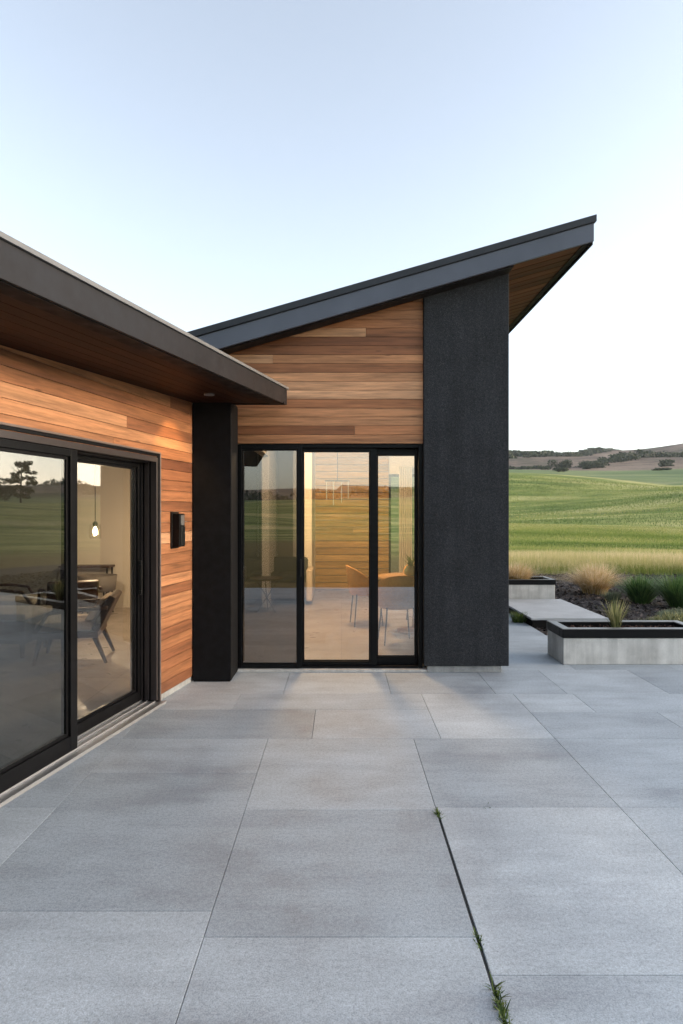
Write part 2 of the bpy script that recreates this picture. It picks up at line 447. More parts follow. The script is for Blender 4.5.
def thing(name, label, cat, loc=(0, 0, 0), group=None):
    o = bpy.data.objects.new(name, None); COL.objects.link(o); o.location = loc
    o.empty_display_size = 0.2
    return tag(o, label, cat, group)

def copy_tree(o, parent=None):
    c = o.copy(); COL.objects.link(c)
    if parent is not None:
        c.parent = parent; c.matrix_parent_inverse = o.matrix_parent_inverse.copy()
    for ch in list(o.children): copy_tree(ch, c)
    return c

def np_mesh(name, V, F, T, mat, parent=None):
    """V (n,3), F (m,4) quads or (m,3) tris, T (m,) tone"""
    me = bpy.data.meshes.new(name)
    V = np.asarray(V, np.float32); F = np.asarray(F, np.int32); k = F.shape[1]
    me.vertices.add(len(V)); me.vertices.foreach_set('co', V.ravel())
    me.loops.add(F.size); me.loops.foreach_set('vertex_index', F.ravel())
    me.polygons.add(len(F)); me.polygons.foreach_set('loop_start', np.arange(0, F.size, k, dtype=np.int32))
    me.polygons.foreach_set('loop_total', np.full(len(F), k, np.int32))
    me.update(calc_edges=True)
    at = me.attributes.new('tone', 'FLOAT', 'FACE'); at.data.foreach_set('value', np.asarray(T, np.float32))
    me.materials.append(mat)
    o = bpy.data.objects.new(name, me); COL.objects.link(o)
    if parent is not None:
        o.parent = parent
        if parent.type == 'EMPTY': o.matrix_parent_inverse = Matrix.Translation(-parent.location)
    return o

def blades(base, az, lean, h, wd, tone, droop=0.6, seg=3):
    """arrays of curved grass blades -> V, F(quads), T"""
    n = len(base); t = np.linspace(0, 1, seg + 1)
    dirx, diry = np.cos(az), np.sin(az)
    V = np.zeros((n, seg + 1, 2, 3), np.float32)
    for i, tt in enumerate(t):
        out = lean * h * (tt * (1 - droop) + droop * tt * tt)
        z = h * (tt - 0.35 * droop * lean * tt * tt)
        ww = wd * (1 - tt) ** 0.7 * 0.5 + 0.0006
        cx = base[:, 0] + dirx * out; cy_ = base[:, 1] + diry * out; cz = base[:, 2] + z
        for sd_, sg in ((0, -1), (1, 1)):
            V[:, i, sd_, 0] = cx - diry * ww * sg; V[:, i, sd_, 1] = cy_ + dirx * ww * sg; V[:, i, sd_, 2] = cz
    off = (np.arange(n) * (seg + 1) * 2)[:, None]
    F = np.concatenate([np.stack([off[:, 0] + 2 * i, off[:, 0] + 2 * i + 1, off[:, 0] + 2 * i + 3, off[:, 0] + 2 * i + 2], 1)[:, None] for i in range(seg)], 1).reshape(-1, 4)
    tt = np.clip(tone[:, None] + np.linspace(-0.12, 0.18, seg)[None], 0, 1).reshape(-1)
    return V.reshape(-1, 3), F, tt

# ------------------------------------------------------------------ terrain
def noise2(x, y, sc, seed=0):
    r = np.random.default_rng(seed); o = np.zeros_like(x)
    for k in range(6):
        a = r.uniform(0, 2 * np.pi); f = sc * (1.6 ** (k % 3)) * r.uniform(0.7, 1.3); p = r.uniform(0, 6.28)
        o += np.sin((x * np.cos(a) + y * np.sin(a)) * f + p) / (1.6 ** (k % 3))
    return o / 4.0
TD = np.array([0, 17, 30, 50, 70, 110, 150, 165, 188, 215, 258, 280, 330, 420, 600, 700, 1000, 2200.])
TZ = np.array([-.08, -.08, .05, .38, 1.55, 5.1, 9.9, 10.6, 10.2, 12.4, 18.4, 19.4, 23.5, 34, 54, 57, 52, 40.])
def ground_z(x, y):
    x = np.asarray(x, float); y = np.asarray(y, float)
    D = np.hypot(x, y); az = np.degrees(np.arctan2(x, y))
    z = np.interp(D, TD, TZ); z2 = np.interp(D * 1.05, TD, TZ); z3 = np.interp(D * 0.95, TD, TZ)
    z = (z + z2 + z3) / 3
    far = np.clip((D - 17) / 20, 0, 1)
    tilt = np.clip((az - 14) / 13, 0, 1) * np.exp(-((D - 160) / 45) ** 2)
    z = z - 2.6 * tilt * (az > 0)
    gate = np.clip((az + 25) / 10, 0, 1) * (1 - np.clip((az - 34) / 14, 0, 1) * 0.62)
    gate = np.where(az < -15, 0.36, gate); gate = np.clip(gate, 0.36, 1)
    z = np.where(z > 0, z * gate, z)
    z = z + far * (noise2(x, y, 0.035, 3) * 0.016 * np.minimum(D, 300) ** 0.9 + noise2(x, y, 0.010, 5) * 0.022 * np.maximum(D - 230, 0))
    fold = np.clip((D - 34) / 30, 0, 1) * (1 - np.clip((D - 185) / 40, 0, 1)); fr_ = np.minimum(D, 110) / 110
    z = z + fold * fr_ * (1.3 * np.sin((x * .75 + y * .5) * .085 + .6) + .7 * np.sin((x * -.4 + y * .9) * .13 + 2.0))
    ridge = np.clip((D - 430) / 200, 0, 1)
    z = z + ridge * gate * (3.5 * np.sin(np.radians(az) * 9 + 1.0) + 9 * np.clip((az - 18) / 9, -0.3, 1.2))
    return z
NA, NR = 720, 210
rr = np.concatenate([np.linspace(0.5, 30, 30), np.geomspace(31, 950, NR - 30)])
aa = np.linspace(0, 2 * np.pi, NA, endpoint=False)
RR, AA = np.meshgrid(rr, aa, indexing='ij')
GX, GY = RR * np.sin(AA), RR * np.cos(AA); GZ = ground_z(GX, GY)
V = np.concatenate([[[0, 0, -.08]], np.stack([GX, GY, GZ], -1).reshape(-1, 3)])
i0 = np.arange(NR - 1)[:, None] * NA + 1; j = np.arange(NA)[None]; jn = (j + 1) % NA
F = np.stack([i0 + j, i0 + NA + j, i0 + NA + jn, i0 + jn], -1).reshape(-1, 4)
terr = np_mesh('field', V, F, np.full(len(F), .5), M['field'])
me = terr.data
a = me.attributes.new('dist', 'FLOAT', 'POINT'); a.data.foreach_set('value', np.concatenate([[0.5], RR.ravel()]).astype(np.float32))
a = me.attributes.new('az', 'FLOAT', 'POINT'); a.data.foreach_set('value', np.concatenate([[0], np.abs(np.where(AA > np.pi, AA - 2 * np.pi, AA)).ravel()]).astype(np.float32))
me.polygons.foreach_set('use_smooth', np.ones(len(me.polygons), bool))
# close the centre
bm = bmesh.new(); bm.from_mesh(me); bm.verts.ensure_lookup_table()
for k in range(NA):
    bm.faces.new((bm.verts[0], bm.verts[1 + k], bm.verts[1 + (k + 1) % NA]))
bm.to_mesh(me); bm.free()
tag(terr, 'rolling green fields rising to dry pasture hills', 'field', kind='structure')

# ------------------------------------------------------------------ patio
GAP = 0.003
pm = MB(); pj = MB()
rects = []
def col(xa, xb, ys):
    for y0, y1 in zip(ys, ys[1:]): rects.append((xa, xb, y0, y1))
YZ = 4.735
col(-1.59, -.535, [-.6, 0.2, 1.4, 2.688, 4.11, YZ])
col(-.535, .525, [-.6, 0, 1.25, 2.524, 3.6, YZ])
col(.525, 1.555, [-.6, -.3, 1.02, 2.316, 3.635, YZ])
col(1.555, 2.6, [-.6, 0, 1.2, 2.35, 3.635, YZ])
for k in range(5):
    col(2.6 + 1.04 * k, 3.64 + 1.04 * k, [-.6, 0.1, 1.2, 2.45, 3.635, YZ])
for k in range(2): col(-2.63 - 1.04 * k, -1.59 - 1.04 * k, [-.6, 0.1, 1.2, 2.45, 3.635, YZ])
def row(y0, y1, xs):
    for x0, x1 in zip(xs, xs[1:]): rects.append((x0, x1, y0, y1))
row(YZ, 5.43, [-2.6, -1.6, -.216, .724]); row(5.43, 5.9, [-2.6, -.91, .724])
row(YZ, 5.9, [.724, 1.555]); row(YZ, 5.36, [1.555, 2.6, 3.64, 4.68, 5.72, 6.76, 7.8]); row(5.36, 5.9, [1.555, 2.1, 3.1, 4.1, 5.2, 6.2, 7.8])
row(5.9, 6.8, [-1.6, -.53, .448, 1.4, 2.05, 2.98, 3.9, 4.9, 5.9, 6.9, 7.8])
row(6.8, 7.7, [1.3, 2.45, 3.5, 4.5, 5.6, 6.7, 7.8]); row(7.7, 8.7, [1.3, 2.0, 2.95, 3.9, 4.9, 5.9, 6.9, 7.8])
for k in range(6): row(8.7 + k, 9.7 + k, [1.3, 2.74])
for (x0, x1, y0, y1) in rects:
    gl_ = gr = GAP / 2
    if abs(x1 - .525) < .001 and 2.0 < y1 <= 3.61 and y0 > 1: gr = .004
    if abs(x0 - .525) < .001 and 1.0 < y1 <= 3.64: gl_ = .010
    pm.box(x0 + gl_, x1 - gr, y0 + GAP / 2, y1 - GAP / 2, -.05, 0, tone=random.random())
pat = pm.build('patio', M['paving'], bevel=.0015); tag(pat, 'grey stone paved patio with staggered slabs', 'patio', kind='structure')
pj.box(-4.6, 7.8, -.6, 8.7, -.07, -.012); pj.box(1.3, 2.74, 8.7, 14.7, -.07, -.012)
pjo = pj.build('joint_sand', M['joint']); tag(pjo, 'dark sand in the joints between the paving slabs', 'joint', kind='structure')

# mulch bed
mm = MB(); nx, ny = 60, 60
for iy in range(ny + 1):
    for ix in range(nx + 1):
        x = 2.75 + 11 * ix / nx; y = 8.71 + 9.0 * iy / ny
        mm.V.append((x, y, -.045 + .012 * float(noise2(np.array([x]), np.array([y]), 2.0, 9)[0])))
for iy in range(ny):
    for ix in range(nx):
        k = iy * (nx + 1) + ix; mm.face((k, k + 1, k + nx + 2, k + nx + 1))
mo = mm.build('mulch_bed', M['mulch'], smooth=True); tag(mo, 'dark bark mulch garden bed beside the patio', 'mulch', kind='structure')
n = 26000
cx = rng.uniform(2.78, 11.5, n); cyy = 8.73 + rng.random(n) ** 1.3 * 9.2
cz = -.040 + .012 * noise2(cx, cyy, 2.0, 9) + rng.uniform(0, .02, n)
sz = rng.uniform(.012, .038, n); el = rng.uniform(.25, .6, n); th = rng.uniform(0, 6.28, n)
tilt = rng.normal(0, .5, (n, 2))
V = np.zeros((n, 4, 3))
for q, (sx, sy) in enumerate(((-1, -1), (1, -1), (1, 1), (-1, 1))):
    dx, dy = sx * sz, sy * sz * el
    V[:, q, 0] = cx + dx * np.cos(th) - dy * np.sin(th); V[:, q, 1] = cyy + dx * np.sin(th) + dy * np.cos(th)
    V[:, q, 2] = cz + dx * tilt[:, 0] * .7 + dy * tilt[:, 1]
chips = np_mesh('mulch_chips', V.reshape(-1, 3), np.arange(4 * n).reshape(n, 4), rng.random(n) ** 1.5, M['chip'])
tag(chips, 'loose dark bark chips covering the garden bed', 'mulch', kind='stuff')

# ------------------------------------------------------------------ the house
house = thing('house', 'modern single storey house clad in cedar and charcoal stucco under sloping metal roofs', 'house', (0, 6.7, 0))
DW = .1977
LN = math.hypot(DW, 1)
U = Vector((-DW / LN, -1 / LN, 0)); NN = Vector((1 / LN, -DW / LN, 0)); P0 = Vector((-1.451, 6.309, 0))
def W(s, z, t):                   # along the wing wall, height, outwards
    p = P0 + U * s + NN * t; return (p.x, p.y, z)
def wt(s): return (P0 + U * s).y
ZS = 2.72; SL = .04
def zs(y): return ZS + SL * (y - 6.5)      # wing soffit height
FX = -.545                                 # canopy edge at Y = 6.5

def boards(mb, a0, a1, b0, b1, pitch, c0, c1, fn, top=None, gap=.004, lmin=2.4, lmax=5.0, sg=.24):
    b = b0
    while b < b1 - .01:
        bt = min(b + pitch, b1)
        segs = []; a = a0
        first = True
        while a < a1 - .01:
            L = random.uniform(.4, lmax) if first else random.uniform(lmin, lmax); first = False
            e = min(a + L, a1)
            if a1 - e < .5: e = a1
            segs.append((a, e)); a = e
        for (s0, s1) in segs:
            tone = min(1, max(0, random.gauss(.5, sg)))
            mb.board(s0 + .001, s1 - .001, b + gap / 2, bt - gap / 2, c0, c1, fn, tone, top)
        b = bt

# wing cladding
DS0, DS1, DH = .70, 4.40, 2.12
wb = MB()
boards(wb, 0.0, DS0 - .004, .055, DH, .094, -.028, 0, W)
boards(wb, 0.0, DS1, DH + .003, 2.80, .094, -.028, 0, W, top=lambda s: zs(wt(s)) + .05)
boards(wb, DS1 + .004, 4.95, .055, DH, .094, -.028, 0, W)
boards(wb, DS1 + .003, 4.95, DH + .003, 2.80, .094, -.028, 0, W, top=lambda s: zs(wt(s)) + .05)
wb.build('cedar_wall', M['cedar'], house)
wc = MB()       # wing wall core, plaster inside
wc.box(-.25, DS0, 0.06, 2.74, -.262, -.030, W); wc.box(DS0, DS1, DH + .035, 2.60, -.262, -.030, W); wc.box(DS1, 4.95, 0.06, 2.45, -.262, -.030, W)
wc.build('inner_wall', M['plaster'], house)
for bx in ((.002, DS0 - .002, 0.0, .052, -.2, -.008, W), (DS1 + .002, 4.95, 0, .052, -.2, -.008, W), (.845 + .035, 1.645, 6.685, 7.0, .001, .068)):
    pl = MB(); pl.box(*bx); pl.build('plinth', M['plinth'], house, bevel=.004)

# main cedar gable
MR = .2875
def zr(x): return 4.338 + MR * (x - 2.505)     # main soffit height
FWY = 6.72
def MF(x, z, c): return (x, FWY + c, z)
mb = MB()
boards(mb, -1.36, .843, 2.357, 4.2, .092, 0, .03, MF, top=lambda x: zr(x) + .03, lmin=2.0, lmax=5.0, sg=.38)
mb.build('cedar_wall', M['cedar'], house)
core = MB()
core.prism([(-1.36, 2.36), (.84, 2.36), (.84, zr(.84) + .02), (-1.36, zr(-1.36) + .02)], .032, .22, MF)
core.build('inner_wall', M['plaster'], house)
# stucco tower: front wall with its long side wall going back
st = MB()
TY = 6.66
st.prism([(.845, .07), (1.716, .07), (1.716, zr(1.716) + .03), (.845, zr(.845) + .03)], TY, TY + .36, lambda x, z, y: (x, y, z))
st.prism([(TY + .361, .0), (13.9, .0), (13.9, zr(1.716) + .02), (TY + .361, zr(1.716) + .02)], 1.606, 1.716, lambda y, z, x: (x, y, z))
st.build('stucco_wall', M['stucco'], house, bevel=.006)
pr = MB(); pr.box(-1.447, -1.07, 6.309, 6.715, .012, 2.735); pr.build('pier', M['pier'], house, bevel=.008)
pb = MB(); pb.box(-1.44, -1.085, 6.325, 6.70, 0.0, .011); pb.build('pier_base', M['canopy_dark'], house)

# main roof
rf = MB()
RX0, RX1, RY0, RY1 = -2.05, 2.505, 6.446, 14.3
th_ = .235
def XZ(x, z, y): return (x, y, z)
rf.prism([(RX0 + .02, zr(RX0 + .02) + .02), (RX1 - .02, zr(RX1 - .02) + .02), (RX1 - .02, zr(RX1 - .02) + th_), (RX0 + .02, zr(RX0 + .02) + th_)], RY0 + .035, RY1 - .03, XZ)
roof = rf.build('roof', M['fascia_dark'], house)
fa = MB()
fa.prism([(RX0, zr(RX0)), (RX1, zr(RX1)), (RX1, zr(RX1) + .181), (RX0, zr(RX0) + .181)], RY0, RY0 + .03, XZ)
fa.build('fascia', M['fascia'], roof, bevel=.003); fa = MB()
fa.prism([(RX0, zr(RX0)), (RX1, zr(RX1)), (RX1, zr(RX1) + .181), (RX0, zr(RX0) + .181)], RY1 - .025, RY1, XZ)
fa.build('fascia', M['fascia'], roof, bevel=.003)
fe = MB()
fe.prism([(RX1 - .02, zr(RX1) - .025), (RX1, zr(RX1) - .025), (RX1, zr(RX1) + .18), (RX1 - .02, zr(RX1) + .18)], RY0 + .031, RY1 - .026, XZ)
fe.prism([(RX1 - .11, zr(RX1 - .11) - .006), (RX1 - .021, zr(RX1 - .021) - .006), (RX1 - .021, zr(RX1 - .021) + .018), (RX1 - .11, zr(RX1 - .11) + .018)], RY0 + .031, RY1 - .026, XZ)
fe.build('eave_trim', M['canopy_dark'], roof)
dr = MB()
dr.prism([(RX0 - .02, zr(RX0 - .02) + .183), (RX1 + .02, zr(RX1 + .02) + .183), (RX1 + .02, zr(RX1 + .02) + .252), (RX0 - .02, zr(RX0 - .02) + .252)], RY0 - .022, RY1 + .02, XZ)
dr.build('drip_edge', M['fascia_dark'], roof, bevel=.004)
sf = MB()
def SF(y, x, c): return (x, y, zr(x) + c)
yy = RY0 + .035
while yy < RY1 - .05:                          # boards run across the slope
    ye = min(yy + .17, RY1 - .03)
    sf.board(RX0 + .02, RX1 - .112, yy + .007, ye - .007, .0, .018, lambda x, y, c: (x, y, zr(x) + c), min(1, max(0, random.gauss(.5, .25))))
    yy = ye
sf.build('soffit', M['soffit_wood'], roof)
fs = MB()     # dark strip added as painted shade between fascia and gable
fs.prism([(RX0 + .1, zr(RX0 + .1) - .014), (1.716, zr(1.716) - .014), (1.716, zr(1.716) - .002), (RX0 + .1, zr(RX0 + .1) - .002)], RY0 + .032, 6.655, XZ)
fs.build('shade_strip', M['canopy_dark'], roof)

# canopy (wing roof)
YE = 6.5; YN = 1.2
def fx(y): return FX + DW * (y - YE)
TH = .165
def CR(x, y, c): return (x, y, zs(y) + c)
cr = MB()
cr.prism([(fx(YN) - .02, YN), (fx(YE) - .02, YE - .02), (-1.37, YE - .02), (-1.37, 11.3), (-9, 11.3), (-9, YN)], .02, TH - .005, CR)
croof = cr.build('wing_roof', M['fascia_dark'], house)
cf = MB()
def quadprism(mb, xa, xb, c0, c1, y0=YN, y1=YE):
    """strip along the eave between offsets xa, xb from the eave line"""
    mb.prism([(fx(y0) + xa, y0), (fx(y0) + xb, y0), (fx(y1) + xb, y1), (fx(y1) + xa, y1)], c0, c1, CR)
quadprism(cf, -.018, 0, 0, TH - .012)
cf.build('fascia', M['canopy_metal'], croof, bevel=.003); cf = MB()
cf.prism([(fx(YE) - .0185, YE - .018), (fx(YE) - .0185, YE), (-1.36, YE), (-1.36, YE - .018)], 0, TH - .012, CR)
cf.build('fascia', M['canopy_metal'], croof, bevel=.003)
cd = MB(); quadprism(cd, -.02, .014, TH - .010, TH + .012, YN, YE + .012)
cd.prism([(fx(YE) - .021, YE - .02), (fx(YE) - .021, YE + .012), (-1.36, YE + .012), (-1.36, YE - .02)], TH - .010, TH + .012, CR)
cd.build('drip_edge', M['drip'], croof)
ct = MB(); quadprism(ct, -.13, -.019, -.004, .018, YN, YE - .13)
ct.prism([(fx(YE) - .02, YE - .128), (fx(YE) - .02, YE - .019), (-1.36, YE - .019), (-1.36, YE - .128)], -.004, .018, CR)
ct.build('eave_trim', M['canopy_dark'], croof)
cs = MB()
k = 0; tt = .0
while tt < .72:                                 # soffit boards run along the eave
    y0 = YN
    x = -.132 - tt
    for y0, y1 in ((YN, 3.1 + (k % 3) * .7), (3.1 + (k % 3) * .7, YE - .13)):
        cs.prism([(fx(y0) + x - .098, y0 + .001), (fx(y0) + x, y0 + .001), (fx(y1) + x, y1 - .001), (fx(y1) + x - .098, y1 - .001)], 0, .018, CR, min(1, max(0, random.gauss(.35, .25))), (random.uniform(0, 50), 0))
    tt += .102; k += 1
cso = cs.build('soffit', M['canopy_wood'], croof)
# board UVs must run along Y
uvl = cso.data.uv_layers[0].data
for lp in cso.data.loops:
    c = cso.data.vertices[lp.vertex_index].co; uvl[lp.index].uv = (c.y + 7 * round(c.x * 9), c.x)

# wing inner ceiling, floors and rooms
wf = MB(); wf.prism([(-1.6, 6.3), (-2.60, 1.5), (-8.6, 1.5), (-8.6, 11.2), (-1.9, 11.2), (-1.9, 12.3), (-1.6, 13.7), (1.6, 13.7), (1.6, 6.83), (-1.05, 6.83), (-1.2, 6.72), (-1.45, 6.6)], -.03, .02)
wf.build('floor', M['tile'], house)
ic = MB(); ic.prism([(-1.75, 6.72), (-2.85, 1.5), (-8.5, 1.5), (-8.5, 11.1), (-1.38, 11.1), (-1.38, 6.75)], -.06, -.03, CR)
ic.build('ceiling', M['plaster'], house)
iw = MB()
iw.box(-8.9, -1.86, 11.1, 11.3, 0, 2.9); iw.box(-8.9, -8.6, 1.3, 11.1, 0, 2.6); iw.box(-8.6, -2.45, 1.35, 1.5, 0, 2.45)
iw.box(-1.9, -.56, 12.25, 13.6, .02, 3.6)                          # white partition block
iw.prism([(7.0, 2.60), (13.9, 2.60), (13.9, zr(-1.36) + .01), (7.0, zr(-1.36) + .01)], -1.36, -1.24, lambda y, z, x: (x, y, z))
iw.box(-1.36, -1.24, 11.1, 13.7, 0.02, 2.6)
iw.prism([(-1.36, 2.45), (1.605, 2.45), (1.605, zr(1.605) + .01), (-1.36, zr(-1.36) + .01)], 13.7, 13.9, XZ)
iw.box(-1.9, .99, 13.7, 13.9, 0, 2.449)
iw.box(.991, 1.605, 13.7, 13.9, 0, .10)
iw.build('inner_wall', M['plaster'], house)
gp = MB()                                                          # tall panels, their grey stands in for the unlit partition
for k in range(3):
    gp.box(-1.88 + .34 * k, -1.59 + .34 * k, 12.16, 12.245, .05, 3.0)
gp.build('shade_panel', M['grey_panel'], house, bevel=.004)
isl = MB()
boards(isl, -.55, .99, .03, 3.75, .145, 0, .03, lambda x, z, c: (x, 13.66 - c + .0, z), top=lambda x: zr(x), gap=.012, lmin=2.5, lmax=4)
isl.build('board_wall', M['slat_wood'], house)
bw = MB()
bw.box(.992, 1.604, 13.66, 13.75, .105, .16); bw.box(.992, 1.604, 13.66, 13.75, 2.39, 2.445)
bw.box(.992, 1.04, 13.66, 13.75, .161, 2.389); bw.box(1.55, 1.604, 13.66, 13.75, .161, 2.389)
win = bw.build('window', M['frame'], house)
bg_ = MB(); bg_.box(1.04, 1.55, 13.70, 13.706, .161, 2.389); bg_.build('glass', M['clear_glass'], win)

# sliding door of the wing
fr = MB()
JD = .20
fr.prism([(DS0, 0), (DS0 + .022, 0), (DS0 + .022, DH + .008), (DS1 - .045, DH + .008), (DS1 - .045, 0), (DS1, 0), (DS1, DH + .03), (DS0, DH + .03)], -.22, .012, W)   # jambs and head
jt = MB()
for k, (t0, t1) in enumerate(((-.045, .010), (-.105, -.065), (-.165, -.125), (-.22, -.185))):
    jt.box(DS0 + .0225, DS0 + .045, .03, DH - .003, t0, t1, W)
door = fr.build('sliding_door', M['frame'], house, bevel=.002)
jt.build('jamb_track', M['frame_bronze'], door, bevel=.002)
hd = MB()
for k, (t0, t1, d) in enumerate(((-.02, .010, .042), (-.095, -.066, .048), (-.155, -.126, .048), (-.22, -.186, .048))):
    hd.box(DS0 + .046, DS1 - .046, DH - d, DH + .0035, t0, t1, W)
hd.build('head_track', M['frame_bronze'], door, bevel=.002)
bd = MB(); bd.box(DS0 - .016, DS0 - .001, 0, DH + .046, -.01, .022, W); bd.box(DS0 - .0005, DS1, DH + .031, DH + .046, -.01, .022, W)
bd.build('outer_bead', M['bead'], door, bevel=.002)
sh = MB()
sh.box(DS0 + .001, DS1, 0.0, .016, -.24, .065, W)
for t0 in (-.006, -.075, -.135): sh.box(DS0 + .046, DS1 - .05, .0165, .030, t0 - .006, t0 + .004, W)
sh.box(DS0 + .001, DS1, 0.001, .024, .066, .078, W)
sh.build('sill_track', M['alu'], door)
def sash(s0, s1, z0, z1, t0, t1, stile, top, bot, gm):
    p = MB()
    p.box(s0, s0 + stile, z0, z1, t0, t1, W); p.box(s1 - stile, s1, z0, z1, t0, t1, W)
    p.box(s0 + stile + .0005, s1 - stile - .0005, z0, z0 + bot, t0 + .002, t1 - .002, W)
    p.box(s0 + stile + .0005, s1 - stile - .0005, z1 - top, z1, t0 + .002, t1 - .002, W)
    i = .022                                                              # glazing bead, a step back
    p.box(s0 + stile + .0005, s0 + stile + i, z0 + bot + .0005, z1 - top - .0005, t0 + .008, t1 - .018, W)
    p.box(s1 - stile - i, s1 - stile - .0005, z0 + bot + .0005, z1 - top - .0005, t0 + .008, t1 - .018, W)
    p.box(s0 + stile + i + .0005, s1 - stile - i - .0005, z0 + bot + .0005, z0 + bot + i, t0 + .008, t1 - .018, W)
    p.box(s0 + stile + i + .0005, s1 - stile - i - .0005, z1 - top - i, z1 - top - .0005, t0 + .008, t1 - .018, W)
    p.build('sash', M['frame'], door, bevel=.002)
    q = MB(); tm = (t0 + t1) / 2
    q.box(s0 + stile + i * .6, s1 - stile - i * .6, z0 + bot + i * .6, z1 - top - i * .6, tm - .003, tm + .003, W)
    q.build('glass', gm, door)
sash(1.885, DS1 - .05, .032, DH - .045, -.060, .006, .075, .050, .105, M['glass_door'])
sash(DS0 + .05, 1.80, .032, DH - .052, -.18, -.13, .055, .035, .085, M['glass_door_rear'])
hn = MB(); hn.box(.785, .800, .98, 1.20, -.128, -.098, W); hn.box(.781, .804, 1.20, 1.235, -.129, -.098, W); hn.box(.781, .804, .945, .98, -.129, -.098, W)
hn.build('handle', M['steel'], door, bevel=.003)

# sliding window wall of the main room
fr = MB()
fr.box(-1.09, -1.062, 6.745, 6.90, .03, 2.353); fr.box(.800, .843, 6.745, 6.90, .03, 2.353)
fr.box(-1.0615, .7995, 6.745, 6.90, 2.318, 2.353); fr.box(-1.0615, .7995, 6.745, 6.90, .030, .052)
gw = fr.build('sliding_window', M['frame'], house, bevel=.002)
def sash2(x0, x1, z0, z1, y0, y1, l, r, top, bot, gm):
    p = MB()
    p.box(x0, x0 + l, y0, y1, z0, z1); p.box(x1 - r, x1, y0, y1, z0, z1)
    p.box(x0 + l + .0005, x1 - r - .0005, y0 + .001, y1 - .001, z0, z0 + bot); p.box(x0 + l + .0005, x1 - r - .0005, y0 + .001, y1 - .001, z1 - top, z1)
    i = .012
    for (a, b, c, d) in ((x0 + l + .0005, x0 + l + i, z0 + bot + .0005, z1 - top - .0005), (x1 - r - i, x1 - r - .0005, z0 + bot + .0005, z1 - top - .0005),
                         (x0 + l + i + .0005, x1 - r - i - .0005, z0 + bot + .0005, z0 + bot + i), (x0 + l + i + .0005, x1 - r - i - .0005, z1 - top - i, z1 - top - .0005)):
        p.box(a, b, y0 + .016, y1 - .008, c, d)
    p.build('sash', M['frame'], gw, bevel=.002)
    q = MB(); ym = (y0 + y1) / 2
    q.box(x0 + l + i * .5, x1 - r - i * .5, ym - .003, ym + .003, z0 + bot + i * .5, z1 - top - i * .5); q.build('glass', gm, gw)
sash2(-1.061, -.408, .036, 2.345, 6.725, 6.765, .028, .048, .048, .040, M['glass_dark'])
sash2(-.440, .368, .053, 2.317, 6.780, 6.82, .040, .070, .032, .040, M['glass'])
sash2(.330, .799, .053, 2.317, 6.835, 6.875, .045, .020, .065, .075, M['glass'])
hn = MB(); hn.box(-.428, -.414, 6.700, 6.724, .98, 1.16); hn.build('handle', M['steel'], gw, bevel=.003)
si = MB(); si.box(-1.07, .878, 6.690, 6.95, .001, .028)
si.build('sill', M['concrete'], gw, bevel=.003)

# ------------------------------------------------------------------ outside fittings
sc = thing('wall_lamp', 'black box wall lamp with a small dark grey lens on the cedar wall', 'wall lamp', W(.40, 1.32, .001))
q = MB(); q.box(.33, .47, 1.32, 1.65, .001, .018, W); q.build('back_plate', M['steel'], sc, bevel=.002)
q = MB(); q.box(.345, .455, 1.335, 1.635, .0185, .085, W); q.build('housing', M['frame'], sc, bevel=.004)
q = MB(); q.box(.365, .435, 1.53, 1.62, .0855, .091, W); q.build('lens', plain('frosted_lens', (.13, .125, .12), .3, .05), sc, bevel=.002)
q = MB(); q.box(.360, .440, 1.35, 1.52, .0855, .096, W); q.build('louvre', M['steel'], sc, bevel=.003)

dlx, dly = -1.165, 5.72
dl = thing('downlight', 'small lit downlight recessed in the dark soffit near the corner', 'downlight', (dlx, dly, zs(dly) - .012))
q = MB(); q.lathe([(.030, 0), (.045, 0), (.045, .011), (.030, .011)], (dlx, dly, zs(dly) - .012), 20); q.build('trim_ring', M['drip'], dl)
q = MB(); q.lathe([(.001, .004), (.028, .004), (.028, .010), (.001, .010)], (dlx, dly, zs(dly) - .012), 20); q.build('lens', M['led'], dl)
def lamp(name, kind, loc, energy, color, parent, radius=.03, **kw):
    l = bpy.data.lights.new(name, kind); l.energy = energy; l.color = color
    if kind in ('POINT', 'SPOT'): l.shadow_soft_size = radius
    for k_, v_ in kw.items(): setattr(l, k_, v_)
    o = bpy.data.objects.new(name, l); COL.objects.link(o); o.location = loc
    if parent is not None:
        o.parent = parent; o.matrix_parent_inverse = Matrix.Translation(-parent.location)
    return o
lo = lamp('downlight_lamp', 'SPOT', (dlx, dly, zs(dly) - .02), 9, (1.0, .62, .26), dl, .02, spot_size=R(80), spot_blend=.5)
tgt = Vector(W(.42, 1.9, 0)) - Vector(lo.location)
lo.rotation_euler = (tgt * 1.0).to_track_quat('-Z', 'Y').to_euler()

